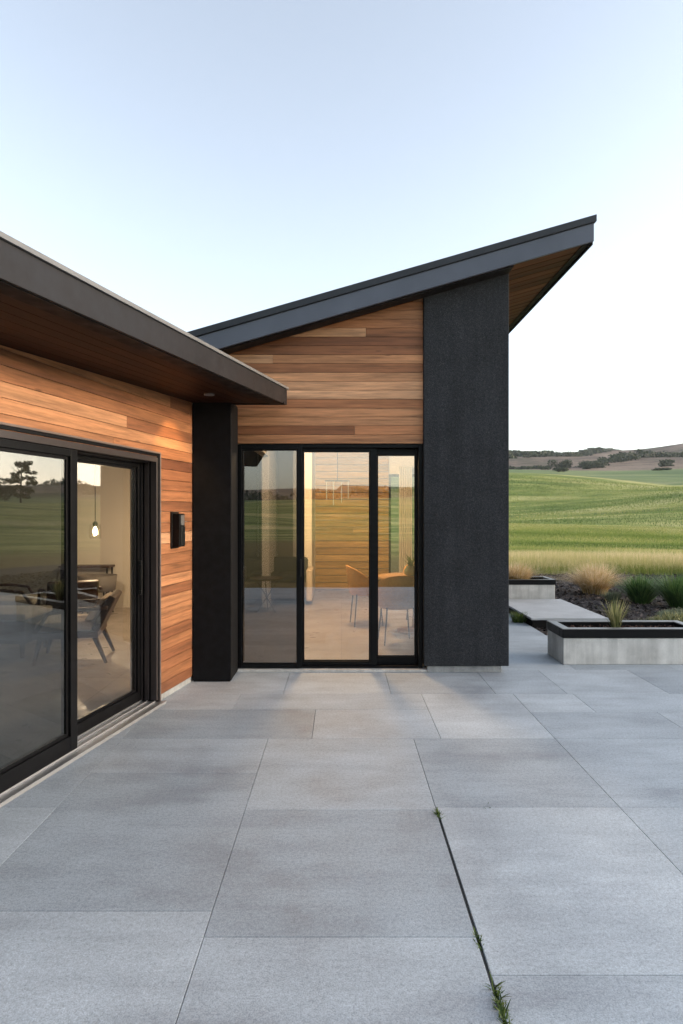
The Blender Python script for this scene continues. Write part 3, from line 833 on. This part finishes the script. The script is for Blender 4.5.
# ------------------------------------------------------------------ planters, slab
def planter(x0, x1, y0, y1, z0, zc, z1, label, rim=.10):
    t = thing('planter', label, 'planter', ((x0 + x1) / 2, (y0 + y1) / 2, z0))
    b = MB(); wl = .07
    b.box(x0 + .012, x1 - .012, y0 + .012, y0 + wl, z0, zc); b.box(x0 + .012, x1 - .012, y1 - wl, y1 - .012, z0, zc)
    b.box(x0 + .012, x0 + wl, y0 + wl + .0005, y1 - wl - .0005, z0, zc); b.box(x1 - wl, x1 - .012, y0 + wl + .0005, y1 - wl - .0005, z0, zc)
    b.build('body', M['concrete'], t, bevel=.008)
    r = MB()
    r.box(x0, x1, y0, y0 + rim, zc + .001, z1); r.box(x0, x1, y1 - rim, y1, zc + .001, z1)
    r.box(x0, x0 + rim, y0 + rim + .0005, y1 - rim - .0005, zc + .001, z1); r.box(x1 - rim, x1, y0 + rim + .0005, y1 - rim - .0005, zc + .001, z1)
    ro = r.build('rim', M['frame'], t, bevel=.004)
    c = MB(); e = .006
    c.box(x0 + e, x1 - e, y0 + e, y0 + rim - e, z1 + .0005, z1 + .006); c.box(x0 + e, x1 - e, y1 - rim + e, y1 - e, z1 + .0005, z1 + .006)
    c.box(x0 + e, x0 + rim - e, y0 + rim - e + .0005, y1 - rim + e - .0005, z1 + .0005, z1 + .006); c.box(x1 - rim + e, x1 - e, y0 + rim - e + .0005, y1 - rim + e - .0005, z1 + .0005, z1 + .006)
    c.build('rim_cap', M['drip'], t)
    s = MB(); s.box(x0 + wl + .001, x1 - wl - .001, y0 + wl + .001, y1 - wl - .001, z0 + .02, z1 - .06); s.build('soil', M['soil'], t)
    n = 1500; xs = rng.uniform(x0 + rim, x1 - rim, n); ys = rng.uniform(y0 + rim, y1 - rim, n); zz = z1 - .058 + rng.uniform(0, .02, n)
    s_ = rng.uniform(.006, .016, n); th = rng.uniform(0, 6.28, n); tl = rng.normal(0, .6, (n, 2)); V = np.zeros((n, 4, 3))
    for q_, (sx, sy) in enumerate(((-1, -1), (1, -1), (1, 1), (-1, 1))):
        dx, dy = sx * s_, sy * s_ * .6
        V[:, q_, 0] = xs + dx * np.cos(th) - dy * np.sin(th); V[:, q_, 1] = ys + dx * np.sin(th) + dy * np.cos(th); V[:, q_, 2] = zz + dx * tl[:, 0] + dy * tl[:, 1]
    cm = np_mesh('soil_chips', V.reshape(-1, 3), np.arange(4 * n).reshape(n, 4), rng.random(n), M['chip_red'], t); cm['kind'] = 'stuff'
    return t
M['chip_red'] = leafy('red_bark_chips', [(0, (0.04, 0.022, 0.018)), (0.6, (0.10, 0.055, 0.042)), (1, (0.20, 0.13, 0.10))], 0.9, 0)
planter(2.385, 3.92, 7.01, 7.58, 0.0, .288, .382, 'near concrete planter box with a thick black rim and one spiky plant')
planter(2.55, 3.795, 11.5, 12.1, 0.0, .362, .447, 'far concrete planter box behind the raised slab, planted with dry grass', .08)
cs_ = MB(); cs_.box(2.74, 3.86, 9.38, 11.45, .088, .118); slab = cs_.build('concrete_slab', M['concrete_smooth'], bevel=.004)
tag(slab, 'low raised concrete slab step between the two planters', 'slab')
q = MB(); q.box(2.765, 3.835, 9.40, 11.42, -.03, .0875); q.build('base', M['canopy_dark'], slab)  # near-black inset block, painted as the shadow gap under the slab

# ------------------------------------------------------------------ plants
def tuft(name, label, cat, loc, n, h, spread, wd, mat, lean=(.2, 1.0), droop=.6, tone=(.0, 1.0), group=None, seg=4, hv=.3):
    az = rng.uniform(0, 6.28, n); r = spread * np.sqrt(rng.random(n))
    a2 = rng.uniform(0, 6.28, n)
    base = np.stack([loc[0] + r * np.cos(a2), loc[1] + r * np.sin(a2), np.full(n, loc[2])], 1)
    le = lean[0] + (lean[1] - lean[0]) * rng.random(n) ** 1.2
    hh = h * (1 + hv * rng.uniform(-1, .35, n))
    V, F, T = blades(base, np.where(rng.random(n) < .7, a2 + rng.normal(0, .5, n), az), le, hh, wd * rng.uniform(.7, 1.3, n), rng.uniform(tone[0], tone[1], n), droop, seg)
    o = np_mesh(name, V - np.array(loc), F, T, mat); o.location = loc
    return tag(o, label, cat, group)
tuft('ornamental_grass', 'large straw coloured grass tuft growing in the bark bed left of the green bushes', 'grass tuft', (5.22, 13.4, -.05), 2300, .68, .22, .008, M['blade_pink'], (.05, 1.75), .9)
tuft('ornamental_grass', 'dry straw grass tuft growing in the far planter beside the charcoal wall', 'grass tuft', (3.18, 11.80, .385), 1500, .36, .20, .006, M['blade_pink'], (.1, 1.9), .9)
tuft('strap_leaf_bush', 'dark green spiky bush beside the straw grass tuft', 'bush', (5.56, 12.1, -.05), 620, .52, .15, .022, M['blade_green'], (.05, 1.3), .35)
tuft('strap_leaf_bush', 'dark green spiky bush at the right edge with yellowish tips', 'bush', (6.02, 11.5, -.05), 850, .60, .20, .022, M['blade_green'], (.05, 1.3), .35, (.1, 1.0))
tuft('spiky_plant', 'small variegated spiky plant in the near planter', 'plant', (3.08, 7.30, .325), 110, .35, .04, .014, M['blade_mixed'], (.05, .75), .4, seg=4)
tuft('low_plant', 'small dark plant at the foot of the charcoal wall corner', 'plant', (2.66, 9.75, -.005), 160, .17, .10, .012, M['weed'], (.2, 1.2), .5)
tuft('low_plant', 'small grey plant between the straw tuft and the green bush', 'plant', (5.15, 12.35, -.05), 300, .22, .12, .010, M['grey_leaf'], (.2, 1.2), .5)
def mound(label, loc, rx, ry, h, n, mat, tone=(0, 1)):
    ph = rng.uniform(0, 6.28, n); rr_ = np.sqrt(rng.random(n))
    base = np.stack([rr_ * np.cos(ph) * rx, rr_ * np.sin(ph) * ry, h * .8 * (1 - rr_ ** 2) * rng.random(n)], 1)
    V, F, T = blades(base, rng.uniform(0, 6.28, n), rng.uniform(.2, 1.2, n), h * rng.uniform(.3, .7, n), np.full(n, .012), rng.uniform(*tone, n), .5, 2)
    o = np_mesh('groundcover_plant', V, F, T, mat); o.location = loc; return tag(o, label, 'ground cover')
mound('silvery low groundcover spreading behind the near planter', (4.25, 9.35, -.045), .55, .28, .12, 1400, M['grey_leaf'])
mound('yellow green low groundcover behind the right end of the near planter', (4.95, 9.55, -.045), .48, .30, .20, 1500, M['blade_mixed'])
mound('grey green groundcover in the bark bed below the green bushes', (5.6, 10.6, -.045), .45, .25, .12, 900, M['grey_leaf'])

def weed(label, pts, n, h):
    P = np.array(pts); idx = rng.integers(0, len(P), n)
    base = np.stack([P[idx, 0] + rng.normal(0, .006, n), P[idx, 1] + rng.normal(0, .022, n), np.full(n, -.008)], 1)
    c = P.mean(0)
    V, F, T = blades(base - np.array([c[0], c[1], 0]), rng.uniform(0, 6.28, n), rng.uniform(.3, 1.6, n), h * rng.uniform(.4, 1.1, n), rng.uniform(.004, .009, n), rng.random(n), .5, 3)
    o = np_mesh('weed', V, F, T, M['weed']); o.location = (c[0], c[1], 0); tag(o, label, 'weed'); return o
JX = .528
weed('largest weed, a line of green tufts in the slab joint at the bottom edge', [(JX, y) for y in (2.07, 2.10, 2.13, 2.17, 2.20, 2.24)], 120, .034)
weed('small weed at the far end of the wide slab joint', [(JX - .002, 3.53), (JX, 3.57)], 34, .034)
weed('tiny weed halfway along the wide slab joint', [(JX, 2.49), (JX, 2.51)], 26, .022)
weed('tiny lone weed in the cross joint right of the wide joint', [(.83, 3.635)], 14, .018)

# field grass: one uncountable mass
def field_grass(n, d0, d1, h, wd, pw, az0=8, az1=44, seg=2, tonefn=None):
    d = d0 + (d1 - d0) * rng.random(n) ** pw
    az = np.radians(rng.uniform(az0, az1, n)); x = d * np.sin(az); y = d * np.cos(az)
    keep = ~((y < 17.4) & (x > 2.5) & (x < 13)); x, y, d = x[keep], y[keep], d[keep]; n = len(x)
    patch = noise2(x, y, .22, 21); patch2 = noise2(x, y, .9, 23); pf = noise2(x, y * 2.5, .14, 41); pf2 = np.sin(np.log(d) * 21 + 2.6 * noise2(x, y, .03, 43) + 1.5 * noise2(x, y, .15, 44)) * (.5 + .6 * np.abs(noise2(x, y, .05, 45)))
    tan = np.clip((27.0 + 5.0 * patch + 2.0 * patch2 - d) / 8, 0, 1)
    tone = .30 + .14 * patch + .10 * patch2 + .26 * pf2 + .16 * pf + .50 * tan + rng.normal(0, .09, n)
    hh = h * (1 + .25 * patch) * rng.uniform(.6, 1.15, n) * (.55 + .45 * tan)
    base = np.stack([x, y, ground_z(x, y) - .02], 1)
    return blades(base, rng.uniform(0, 6.28, n), rng.uniform(.05, .55, n), hh, wd * (d / d0) ** .5 * rng.uniform(.7, 1.3, n), np.clip(tone, 0, 1), .5, seg)
parts = [field_grass(95000, 16.8, 30, .50, .008, .8), field_grass(90000, 29, 60, .42, .014, .8), field_grass(60000, 59, 120, .45, .03, .8)]
off = 0; VV, FF, TT = [], [], []
for V, F, T in parts:
    VV.append(V); FF.append(F + off); TT.append(T); off += len(V)
fg = np_mesh('field_grass', np.concatenate(VV), np.concatenate(FF), np.concatenate(TT), M['field_blade'])
tag(fg, 'tall dry grass fading into green meadow beyond the garden bed', 'grass', kind='stuff')

# shrubs and woods on the hills
def leaf_blob(c, rx, ry, rz, n, ls, seed):
    """irregular foliage volume made of many small leaf clumps"""
    r = np.random.default_rng(seed)
    lob = r.normal(0, .45, (7, 3)) * np.array([rx, ry, rz * .8]); lr = r.uniform(.45, .8, 7)
    k = r.integers(0, 7, n); dv = r.normal(0, 1, (n, 3)); dv /= np.linalg.norm(dv, axis=1)[:, None]
    p = lob[k] + dv * (r.random(n) ** .4 * lr[k])[:, None] * np.array([rx, ry, rz]) * .75
    p[:, 2] = np.abs(p[:, 2] + rz * .65)
    u = r.normal(0, 1, (n, 3)); u /= np.linalg.norm(u, axis=1)[:, None]; v = np.cross(u, dv); v /= (np.linalg.norm(v, axis=1)[:, None] + 1e-6)
    s_ = ls * r.uniform(.6, 1.4, n)[:, None]
    V = np.stack([p - u * s_, p - v * s_ * .6, p + u * s_, p + v * s_ * .6], 1) + np.array(c)
    return V.reshape(-1, 3), r.random(n)
def shrub_at(px, D, w_, h_, label, seed):
    x = (px - 341.5) / 650 * D; z = float(ground_z(x, D))
    V, T = leaf_blob((0, 0, 0), w_ * .55, w_ * .55, h_ * .37, 900, w_ * .05, seed)
    o = np_mesh('shrub', V, np.arange(len(V)).reshape(-1, 4), T, M['tree_leaf']); o.location = (x, D, z - .1); tag(o, label, 'shrub', 'shrubs scattered over the pasture hills')
for q in ((562, 232, 5.5, 3.4, 'dark shrub standing alone in the green field dip', 1),
          (566, 300, 8.5, 8.0, 'largest dark shrub clump above the green field dip', 2),
          (549, 305, 4.0, 4.2, 'small dark shrub left of the large shrub clump', 3),
          (587, 290, 6.5, 6.0, 'dark round shrub at the left end of the hedge row', 4),
          (597, 296, 6.0, 6.5, 'dark round shrub second from the left in the hedge row', 5),
          (668, 275, 8.0, 5.0, 'dark spreading shrub on the slope at the right edge', 6),
          (662, 232, 6.0, 2.0, 'low flat shrub in the upper green field at the right', 7)): shrub_at(*q)
VV, TT = [], []
def wood_line(p0, p1, n, w_, h_, jit, seed):
    r = np.random.default_rng(seed)
    for k in range(n):
        t = r.random(); a = p0[0] + (p1[0] - p0[0]) * t; D = p0[1] + (p1[1] - p0[1]) * t + r.normal(0, jit)
        x = D * math.tan(R(a)) if abs(a) < 80 else D * math.sin(R(a)); y = D if abs(a) < 80 else D * math.cos(R(a))
        s_ = r.uniform(.6, 1.3); z = float(ground_z(x, y))
        V, T = leaf_blob((x, y, z - .5), w_ * s_ * .7, w_ * s_ * .6, h_ * s_ * .36, 200, w_ * .09, int(r.integers(1e9)))
        VV.append(V); TT.append(T)
wood_line((20.5, 300), (24.0, 345), 34, 6.5, 5.2, 4, 11)
wood_line((23.5, 345), (29.5, 420), 90, 8, 6.0, 10, 12)
wood_line((13.5, 430), (19.5, 480), 170, 12, 5, 22, 13); wood_line((19.5, 480), (22.5, 560), 40, 10, 4, 8, 19)
wood_line((13.0, 292), (18, 300), 12, 5, 3.5, 4, 17)
wood_line((45, 300), (62, 420), 70, 12, 11, 14, 14); wood_line((62, 190), (76, 220), 60, 10, 9, 8, 15)
for k_, a_ in enumerate(range(100, 262, 9)):
    pass
r_ = np.random.default_rng(31)
for k in range(120):                           # tree belt behind the viewer, seen mirrored in the panes
    a_ = R(r_.uniform(150, 210)); D = 300 + r_.normal(0, 12); x, y = D * math.sin(a_), D * math.cos(a_); s_ = r_.uniform(.6, 1.3)
    V, T = leaf_blob((x, y, float(ground_z(x, y)) - .5), 7 * s_, 7 * s_, 2.8 * s_, 150, 1.0, int(r_.integers(1e9))); VV.append(V); TT.append(T)
VV = np.concatenate(VV)
fw = np_mesh('far_woods', VV, np.arange(len(VV)).reshape(-1, 4), np.concatenate(TT), M['tree_leaf'])
tag(fw, 'dark woods and hedges along the distant ridge', 'woods', kind='stuff')

def tree(label, x, y, h, cw, seed):
    r = np.random.default_rng(seed); z = float(ground_z(x, y))
    t = thing('tree', label, 'tree', (x, y, z))
    tr = MB(); tr.tube([(x, y, z - .2), (x + .05 * h * .3, y, z + h * .3), (x, y + .1, z + h * .65), (x + .1, y, z + h * .9)], [.035 * h * .6, .022 * h * .7, .012 * h, .004 * h], 10)
    for k in range(9):
        a_ = r.uniform(0, 6.28); z0 = z + h * r.uniform(.3, .8); L = cw * r.uniform(.3, .5)
        tr.tube([(x, y, z0), (x + L * .6 * math.cos(a_), y + L * .6 * math.sin(a_), z0 + L * .35), (x + L * math.cos(a_), y + L * math.sin(a_), z0 + L * .8)], [.008 * h, .005 * h, .002 * h], 6)
    tr.build('trunk', M['bark'], t, smooth=True)
    Vs, Ts = [], []
    for k in range(34):
        f = r.uniform(.28, 1.0); rad = cw / 2 * (1.15 - .75 * abs(f - .55) * 1.4) * r.random() ** .5; a_ = r.uniform(0, 6.28)
        V, T = leaf_blob((x + rad * math.cos(a_), y + rad * math.sin(a_), z + h * f - h * .07), cw * .16, cw * .16, h * .06, 170, h * .017, int(r.integers(1e9)))
        Vs.append(V); Ts.append(T)
    Vs = np.concatenate(Vs); np_mesh('crown', Vs, np.arange(len(Vs)).reshape(-1, 4), np.concatenate(Ts), M['tree_leaf'], t)
def mirror_dir(px, D):
    """ground point seen mirrored in the wing door at picture column px, D metres after the glass"""
    v = Vector(((px - 341.5) / 650, 1, 0)); s_ = (NN.dot(P0)) / NN.dot(v); hit = v * s_
    nt_ = (NN + Vector((-.022, -.112, 0))).normalized()
    r = v - nt_ * 2 * v.dot(nt_); r.normalize(); p = hit + r * D; return p.x, p.y
x, y = mirror_dir(21, 205); tree('tall loose tree mirrored in the sliding door pane, standing in the far field', x, y, 14.5, 6.5, 5)
x, y = mirror_dir(5, 215); tree('shorter bushy tree mirrored at the left edge of the sliding door', x, y, 9.0, 8.0, 6)

# ------------------------------------------------------------------ inside: dining corner
FL = .02
def shell_band(mb, r0, z_bot, z_top, a0, a1, th=.02, n=20, flare=.03, dip=.10):
    """curved chair back: band around the seat, lower towards its ends"""
    k = len(mb.V)
    for i in range(n + 1):
        t = i / n; a_ = a0 + (a1 - a0) * t; e = abs(2 * t - 1) ** 2.2
        zt = z_top - dip * e
        for (rr_, z) in ((r0, z_bot), (r0 + flare, zt), (r0 + flare + th, zt), (r0 + th, z_bot)):
            mb.V.append((rr_ * math.cos(a_), rr_ * math.sin(a_), z))
    for i in range(n):
        for q in range(4):
            qq = (q + 1) % 4
            mb.face((k + i * 4 + q, k + i * 4 + qq, k + (i + 1) * 4 + qq, k + (i + 1) * 4 + q))
    mb.face((k, k + 1, k + 2, k + 3)); m = k + n * 4; mb.face((m + 3, m + 2, m + 1, m))
def make_dining_chair():
    t = thing('dining_chair', 'x', 'chair')
    q = MB(); q.lathe([(.17, .43), (.225, .435), (.235, .455), (.225, .475), (.12, .485), (.01, .485)], n=24); q.build('seat', M['rattan'], t, smooth=True)
    q = MB(); shell_band(q, .222, .455, .86, R(180 - 95), R(180 + 95), .024, 28, .055, .20); q.build('backrest', M['rattan'], t, smooth=True, bevel=.005)
    q = MB(); pts = [(.262 * math.cos(R(a_)), .262 * math.sin(R(a_)), .655 + .012 * math.cos(R(a_ - 180))) for a_ in range(38, 323, 15)]
    q.tube(pts, .011, 8); q.build('armrest', M['steel'], t, smooth=True)
    for a_ in (45, 135, 225, 315):
        q = MB(); c_, s_ = math.cos(R(a_)), math.sin(R(a_))
        q.tube([(.25 * c_, .25 * s_, .66), (.235 * c_, .235 * s_, .44), (.29 * c_, .29 * s_, .0)], [.010, .010, .008], 8); q.build('leg', M['steel'], t, smooth=True)
    return t
dc = make_dining_chair()
chairs = [(.36, 9.45, R(8), 'rattan dining chair seen from the side, left of the table'), (.70, 8.15, R(98), 'rattan dining chair seen from behind, in front of the table'),
          (1.22, 9.65, R(-80), 'rattan dining chair on the far side of the table')]
for i, (x, y, rz, lb) in enumerate(chairs):
    o = dc if i == 0 else copy_tree(dc)
    o.location = (x, y, FL); o.rotation_euler = (0, 0, rz); o['label'] = lb; o['group'] = 'rattan chairs around the dining table'
tb = thing('dining_table', 'pale oak dining table with rounded top behind the right pane', 'table', (1.02, 8.9, FL))
q = MB(); q.lathe([(.50, .715), (.535, .72), (.54, .74), (.535, .755), (.01, .755)], (1.02, 8.9, FL), 36); q.build('tabletop', M['oak'], tb, smooth=False, bevel=.003)
q = MB(); q.lathe([(.26, 0), (.26, .02), (.06, .05), (.045, .3), (.06, .66), (.2, .714)], (1.02, 8.9, FL), 24); q.build('pedestal', M['oak'], tb, smooth=True)
vs = thing('vase', 'small green vase with leaves on the dining table', 'vase', (.94, 8.85, FL + .756))
q = MB(); q.lathe([(.05, 0), (.085, .03), (.09, .08), (.06, .13), (.065, .14)], (.94, 8.85, FL + .756), 20); q.build('body', M['ceramic'], vs, smooth=True)
n = 60; base = np.tile(np.array([.94, 8.85, FL + .88]), (n, 1)) + rng.normal(0, .015, (n, 3))
V, F, T = blades(base, rng.uniform(0, 6.28, n), rng.uniform(.2, 1.0, n), rng.uniform(.08, .2, n), np.full(n, .02), rng.random(n), .5, 3); np_mesh('leaves', V, F, T, M['blade_green'], vs)
bo = thing('bowl', 'dark round bowl on the dining table near the right frame', 'bowl', (1.16, 8.75, FL + .756))
q = MB(); q.lathe([(.04, 0), (.06, .01), (.10, .06), (.115, .09), (.105, .09), (.055, .02), (.01, .018)], (1.16, 8.75, FL + .756), 22); q.build('body', M['steel'], bo, smooth=True)

ch = thing('chandelier', 'chandelier of thin lit glass tubes hanging over the dining area', 'chandelier', (-.12, 9.6, 3.6))
cxx, cyx = -.06, 9.6; ztop = zr(cxx) - .005
q = MB(); q.lathe([(.06, -.03), (.06, -.001), (.01, -.001)], (cxx, cyx, ztop), 18); q.build('canopy', M['steel'], ch)
q = MB(); q.tube([(cxx, cyx, ztop - .02), (cxx, cyx, 2.12)], .006, 8); q.box(cxx - .18, cxx + .18, cyx - .012, cyx + .012, 2.10, 2.12); q.build('stem', M['steel'], ch)
for k, (dx, l) in enumerate(((-.16, .26), (-.06, .34), (.06, .30), (.16, .24))):
    q = MB(); q.lathe([(.006, 0), (.007, .01), (.007, l), (.004, l + .01)], (cxx + dx, cyx, 2.09 - l), 12); q.build('tube_lamp', M['tube_bulb'], ch, smooth=True)
lamp('room_fill_light', 'POINT', (cxx + .03, cyx, 2.95), 130, (1.0, .66, .34), ch, .25)  # unseen fill above the window head, added to warm the room
lamp('room_fill_light', 'POINT', (cxx - .03, cyx, 3.25), 75, (1.0, .66, .34), ch, .25)  # second unseen fill, higher up near the roof

cu = MB(); nseg = 60
for i in range(nseg + 1):
    t = i / nseg; x = 1.20 + .28 * t; yb = 13.55 + .03 * math.sin(t * 38)
    for (dy, z) in ((0, .04), (0, 2.6), (.006, 2.6), (.006, .04)): cu.V.append((x, yb + dy, z))
for i in range(nseg):
    for q in range(4): cu.face((i * 4 + q, i * 4 + (q + 1) % 4, (i + 1) * 4 + (q + 1) % 4, (i + 1) * 4 + q))
co = cu.build('curtain', M['curtain'], smooth=False); tag(co, 'pale sheer curtain hanging at the back window', 'curtain')

# inside: sitting area behind the left pane
sofa = thing('sofa', 'dark charcoal sofa with pale sides against the grey panels', 'sofa', (-1.15, 11.7, FL))
q = MB(); q.box(-1.75, -.62, 11.4, 12.1, FL + .10, FL + .40); q.build('base', M['grey_fabric'], sofa, bevel=.03)
for x0 in (-1.62, -1.12): q = MB(); q.box(x0, x0 + .48, 11.36, 11.92, FL + .41, FL + .55); q.build('cushion', M['dark_fabric'], sofa, bevel=.05)
q = MB(); q.box(-1.75, -.62, 11.925, 12.12, FL + .401, FL + .80); q.build('backrest', M['dark_fabric'], sofa, bevel=.06)
for x0 in (-1.86, -.62): q = MB(); q.box(x0, x0 + .11, 11.38, 12.12, FL + .06, FL + .62); q.build('armrest', M['cushion'], sofa, bevel=.03)
st_ = thing('side_table', 'small dark side table with crossed wire legs in front of the sofa', 'table', (-1.22, 10.6, FL))
q = MB(); q.lathe([(.26, .53), (.27, .54), (.27, .56), (.01, .562)], (-1.22, 10.6, FL), 28); q.build('tabletop', M['walnut'], st_)
for a_ in (30, 150, 270):
    q = MB(); c_, s_ = math.cos(R(a_)), math.sin(R(a_)); q.tube([(-1.22 + .22 * c_, 10.6 + .22 * s_, FL + .53), (-1.22 - .18 * c_, 10.6 - .18 * s_, FL)], .009, 8); q.build('leg', M['steel'], st_)

def make_lounge(seatmat, framemat):
    t = thing('lounge_chair', 'x', 'armchair')
    q = MB(); q.box(-.36, .30, -.34, .34, .28, .345); q.build('seat_frame', framemat, t, bevel=.012)
    q = MB(); q.box(-.35, .24, -.31, .31, .346, .45); q.build('cushion', seatmat, t, bevel=.035)
    q = MB(); q.prism([(.22, .36), (.30, .33), (.48, .70), (.41, .73)], -.32, .32, lambda x, z, y: (x, y, z)); q.build('backrest', framemat, t, bevel=.02)
    q = MB(); q.prism([(.14, .452), (.235, .452), (.385, .70), (.31, .69)], -.29, .29, lambda x, z, y: (x, y, z)); q.build('back_cushion', seatmat, t, bevel=.03)
    for sy in (-1, 1):
        q = MB(); q.tube([(-.33, sy * .35, .345), (-.20, sy * .36, .55), (.02, sy * .36, .585), (.40, sy * .35, .60)], [.022, .02, .02, .022], 10); q.build('armrest', framemat, t, smooth=True)
        for (x, dx) in ((-.29, -.06), (.26, .12)):
            q = MB(); q.tube([(x, sy * .29, .282), (x + dx, sy * .31, 0)], [.030, .017], 10); q.build('leg', framemat, t, smooth=True)
    return t
lc = make_lounge(M['cushion'], M['walnut'])
lc2 = copy_tree(lc); lc3 = copy_tree(lc)
for o, x, y, rz, lb in ((lc, -2.98, 7.25, R(12), 'nearest walnut armchair with pale cushion behind the sliding door'), (lc2, -4.6, 9.0, R(200), 'walnut armchair at the far left behind the large sliding pane'),
                        (lc3, -3.75, 8.95, R(-60), 'walnut armchair behind the low dark ottoman')):
    o.location = (x, y, FL); o.rotation_euler = (0, 0, rz); o['label'] = lb; o['group'] = 'walnut armchairs in the sitting room'
ot = thing('ottoman', 'low dark ottoman with pale top inside the sliding door', 'ottoman', (-3.95, 7.55, FL))
q = MB(); q.box(-4.35, -3.5, 7.2, 7.9, FL + .16, FL + .42); q.build('body', M['dark_fabric'], ot, bevel=.02)
q = MB(); q.box(-4.35, -3.5, 7.2, 7.9, FL + .421, FL + .50); q.build('cushion', M['cushion'], ot, bevel=.03)
for (x, y) in ((-4.28, 7.27), (-3.57, 7.27), (-4.28, 7.83), (-3.57, 7.83)):
    q = MB(); q.tube([(x, y, FL + .165), (x, y, FL)], [.03, .02], 10); q.build('leg', M['walnut'], ot)
gc = thing('tub_chair', 'grey tub chair on thin legs near the white back wall', 'chair', (-3.90, 10.4, FL))
q = MB(); q.lathe([(.20, .36), (.27, .38), (.30, .62), (.28, .62), (.24, .44), (.01, .43)], (-3.90, 10.4, FL), 28); q.build('shell', M['grey_fabric'], gc, smooth=True)
for a_ in (40, 140, 220, 320):
    q = MB(); c_, s_ = math.cos(R(a_)), math.sin(R(a_)); q.tube([(-3.90 + .17 * c_, 10.4 + .17 * s_, FL + .37), (-3.90 + .25 * c_, 10.4 + .25 * s_, FL)], [.014, .010], 8); q.build('leg', M['steel'], gc)
ctb = thing('console_table', 'slim dark console table against the white back wall', 'table', (-4.2, 10.95, FL))
q = MB(); q.box(-4.7, -3.86, 10.78, 11.08, FL + .70, FL + .735); q.build('tabletop', M['walnut'], ctb, bevel=.004)
for x in (-4.66, -3.9):
    for y in (10.81, 11.05):
        q = MB(); q.box(x - .012, x + .012, y - .012, y + .012, FL, FL + .699); q.build('leg', M['steel'], ctb)
pd = thing('pendant_lamp', 'lit glass pendant lamp on a long black cord inside the wing', 'pendant lamp', (-3.41, 9.0, 2.6))
px_, py_ = -3.41, 9.0; zc_ = zs(py_) - .06
q = MB(); q.tube([(px_, py_, zc_), (px_, py_, 1.50)], .006, 8); q.build('cord', M['steel'], pd)
q = MB(); q.lathe([(.03, 0), (.035, .05), (.015, .07)], (px_, py_, 1.45), 16); q.build('socket', M['steel'], pd)
q = MB(); q.lathe([(.008, 0), (.028, .02), (.034, .05), (.02, .09), (.012, .11)], (px_, py_, 1.335), 16); q.build('bulb', M['bulb'], pd, smooth=True)
q = MB(); q.lathe([(.07, .20), (.085, .10), (.075, 0), (.073, 0), (.083, .10), (.068, .20)], (px_, py_, 1.28), 24); q.build('glass_shade', M['clear_glass'], pd, smooth=True)
lamp('pendant_bulb', 'POINT', (px_, py_ + .0, 1.26), 17, (1.0, .74, .46), pd, .02)

# ------------------------------------------------------------------ air
hz = bpy.data.materials.new('air'); hz.use_nodes = True; nt = hz.node_tree; nt.nodes.clear()
o_ = nt.nodes.new('ShaderNodeOutputMaterial'); pv = nt.nodes.new('ShaderNodeVolumePrincipled')
pv.inputs['Color'].default_value = (0.86, 0.90, 0.96, 1); pv.inputs['Density'].default_value = 0.0002; pv.inputs['Anisotropy'].default_value = 0.2
nt.links.new(pv.outputs[0], o_.inputs['Volume'])
q = MB(); q.box(-980, 980, -980, 980, float(GZ.min()) - 1.5, float(GZ.max()) + 14); hzo = q.build('haze', hz); tag(hzo, 'thin evening haze over the fields', 'haze', kind='stuff')
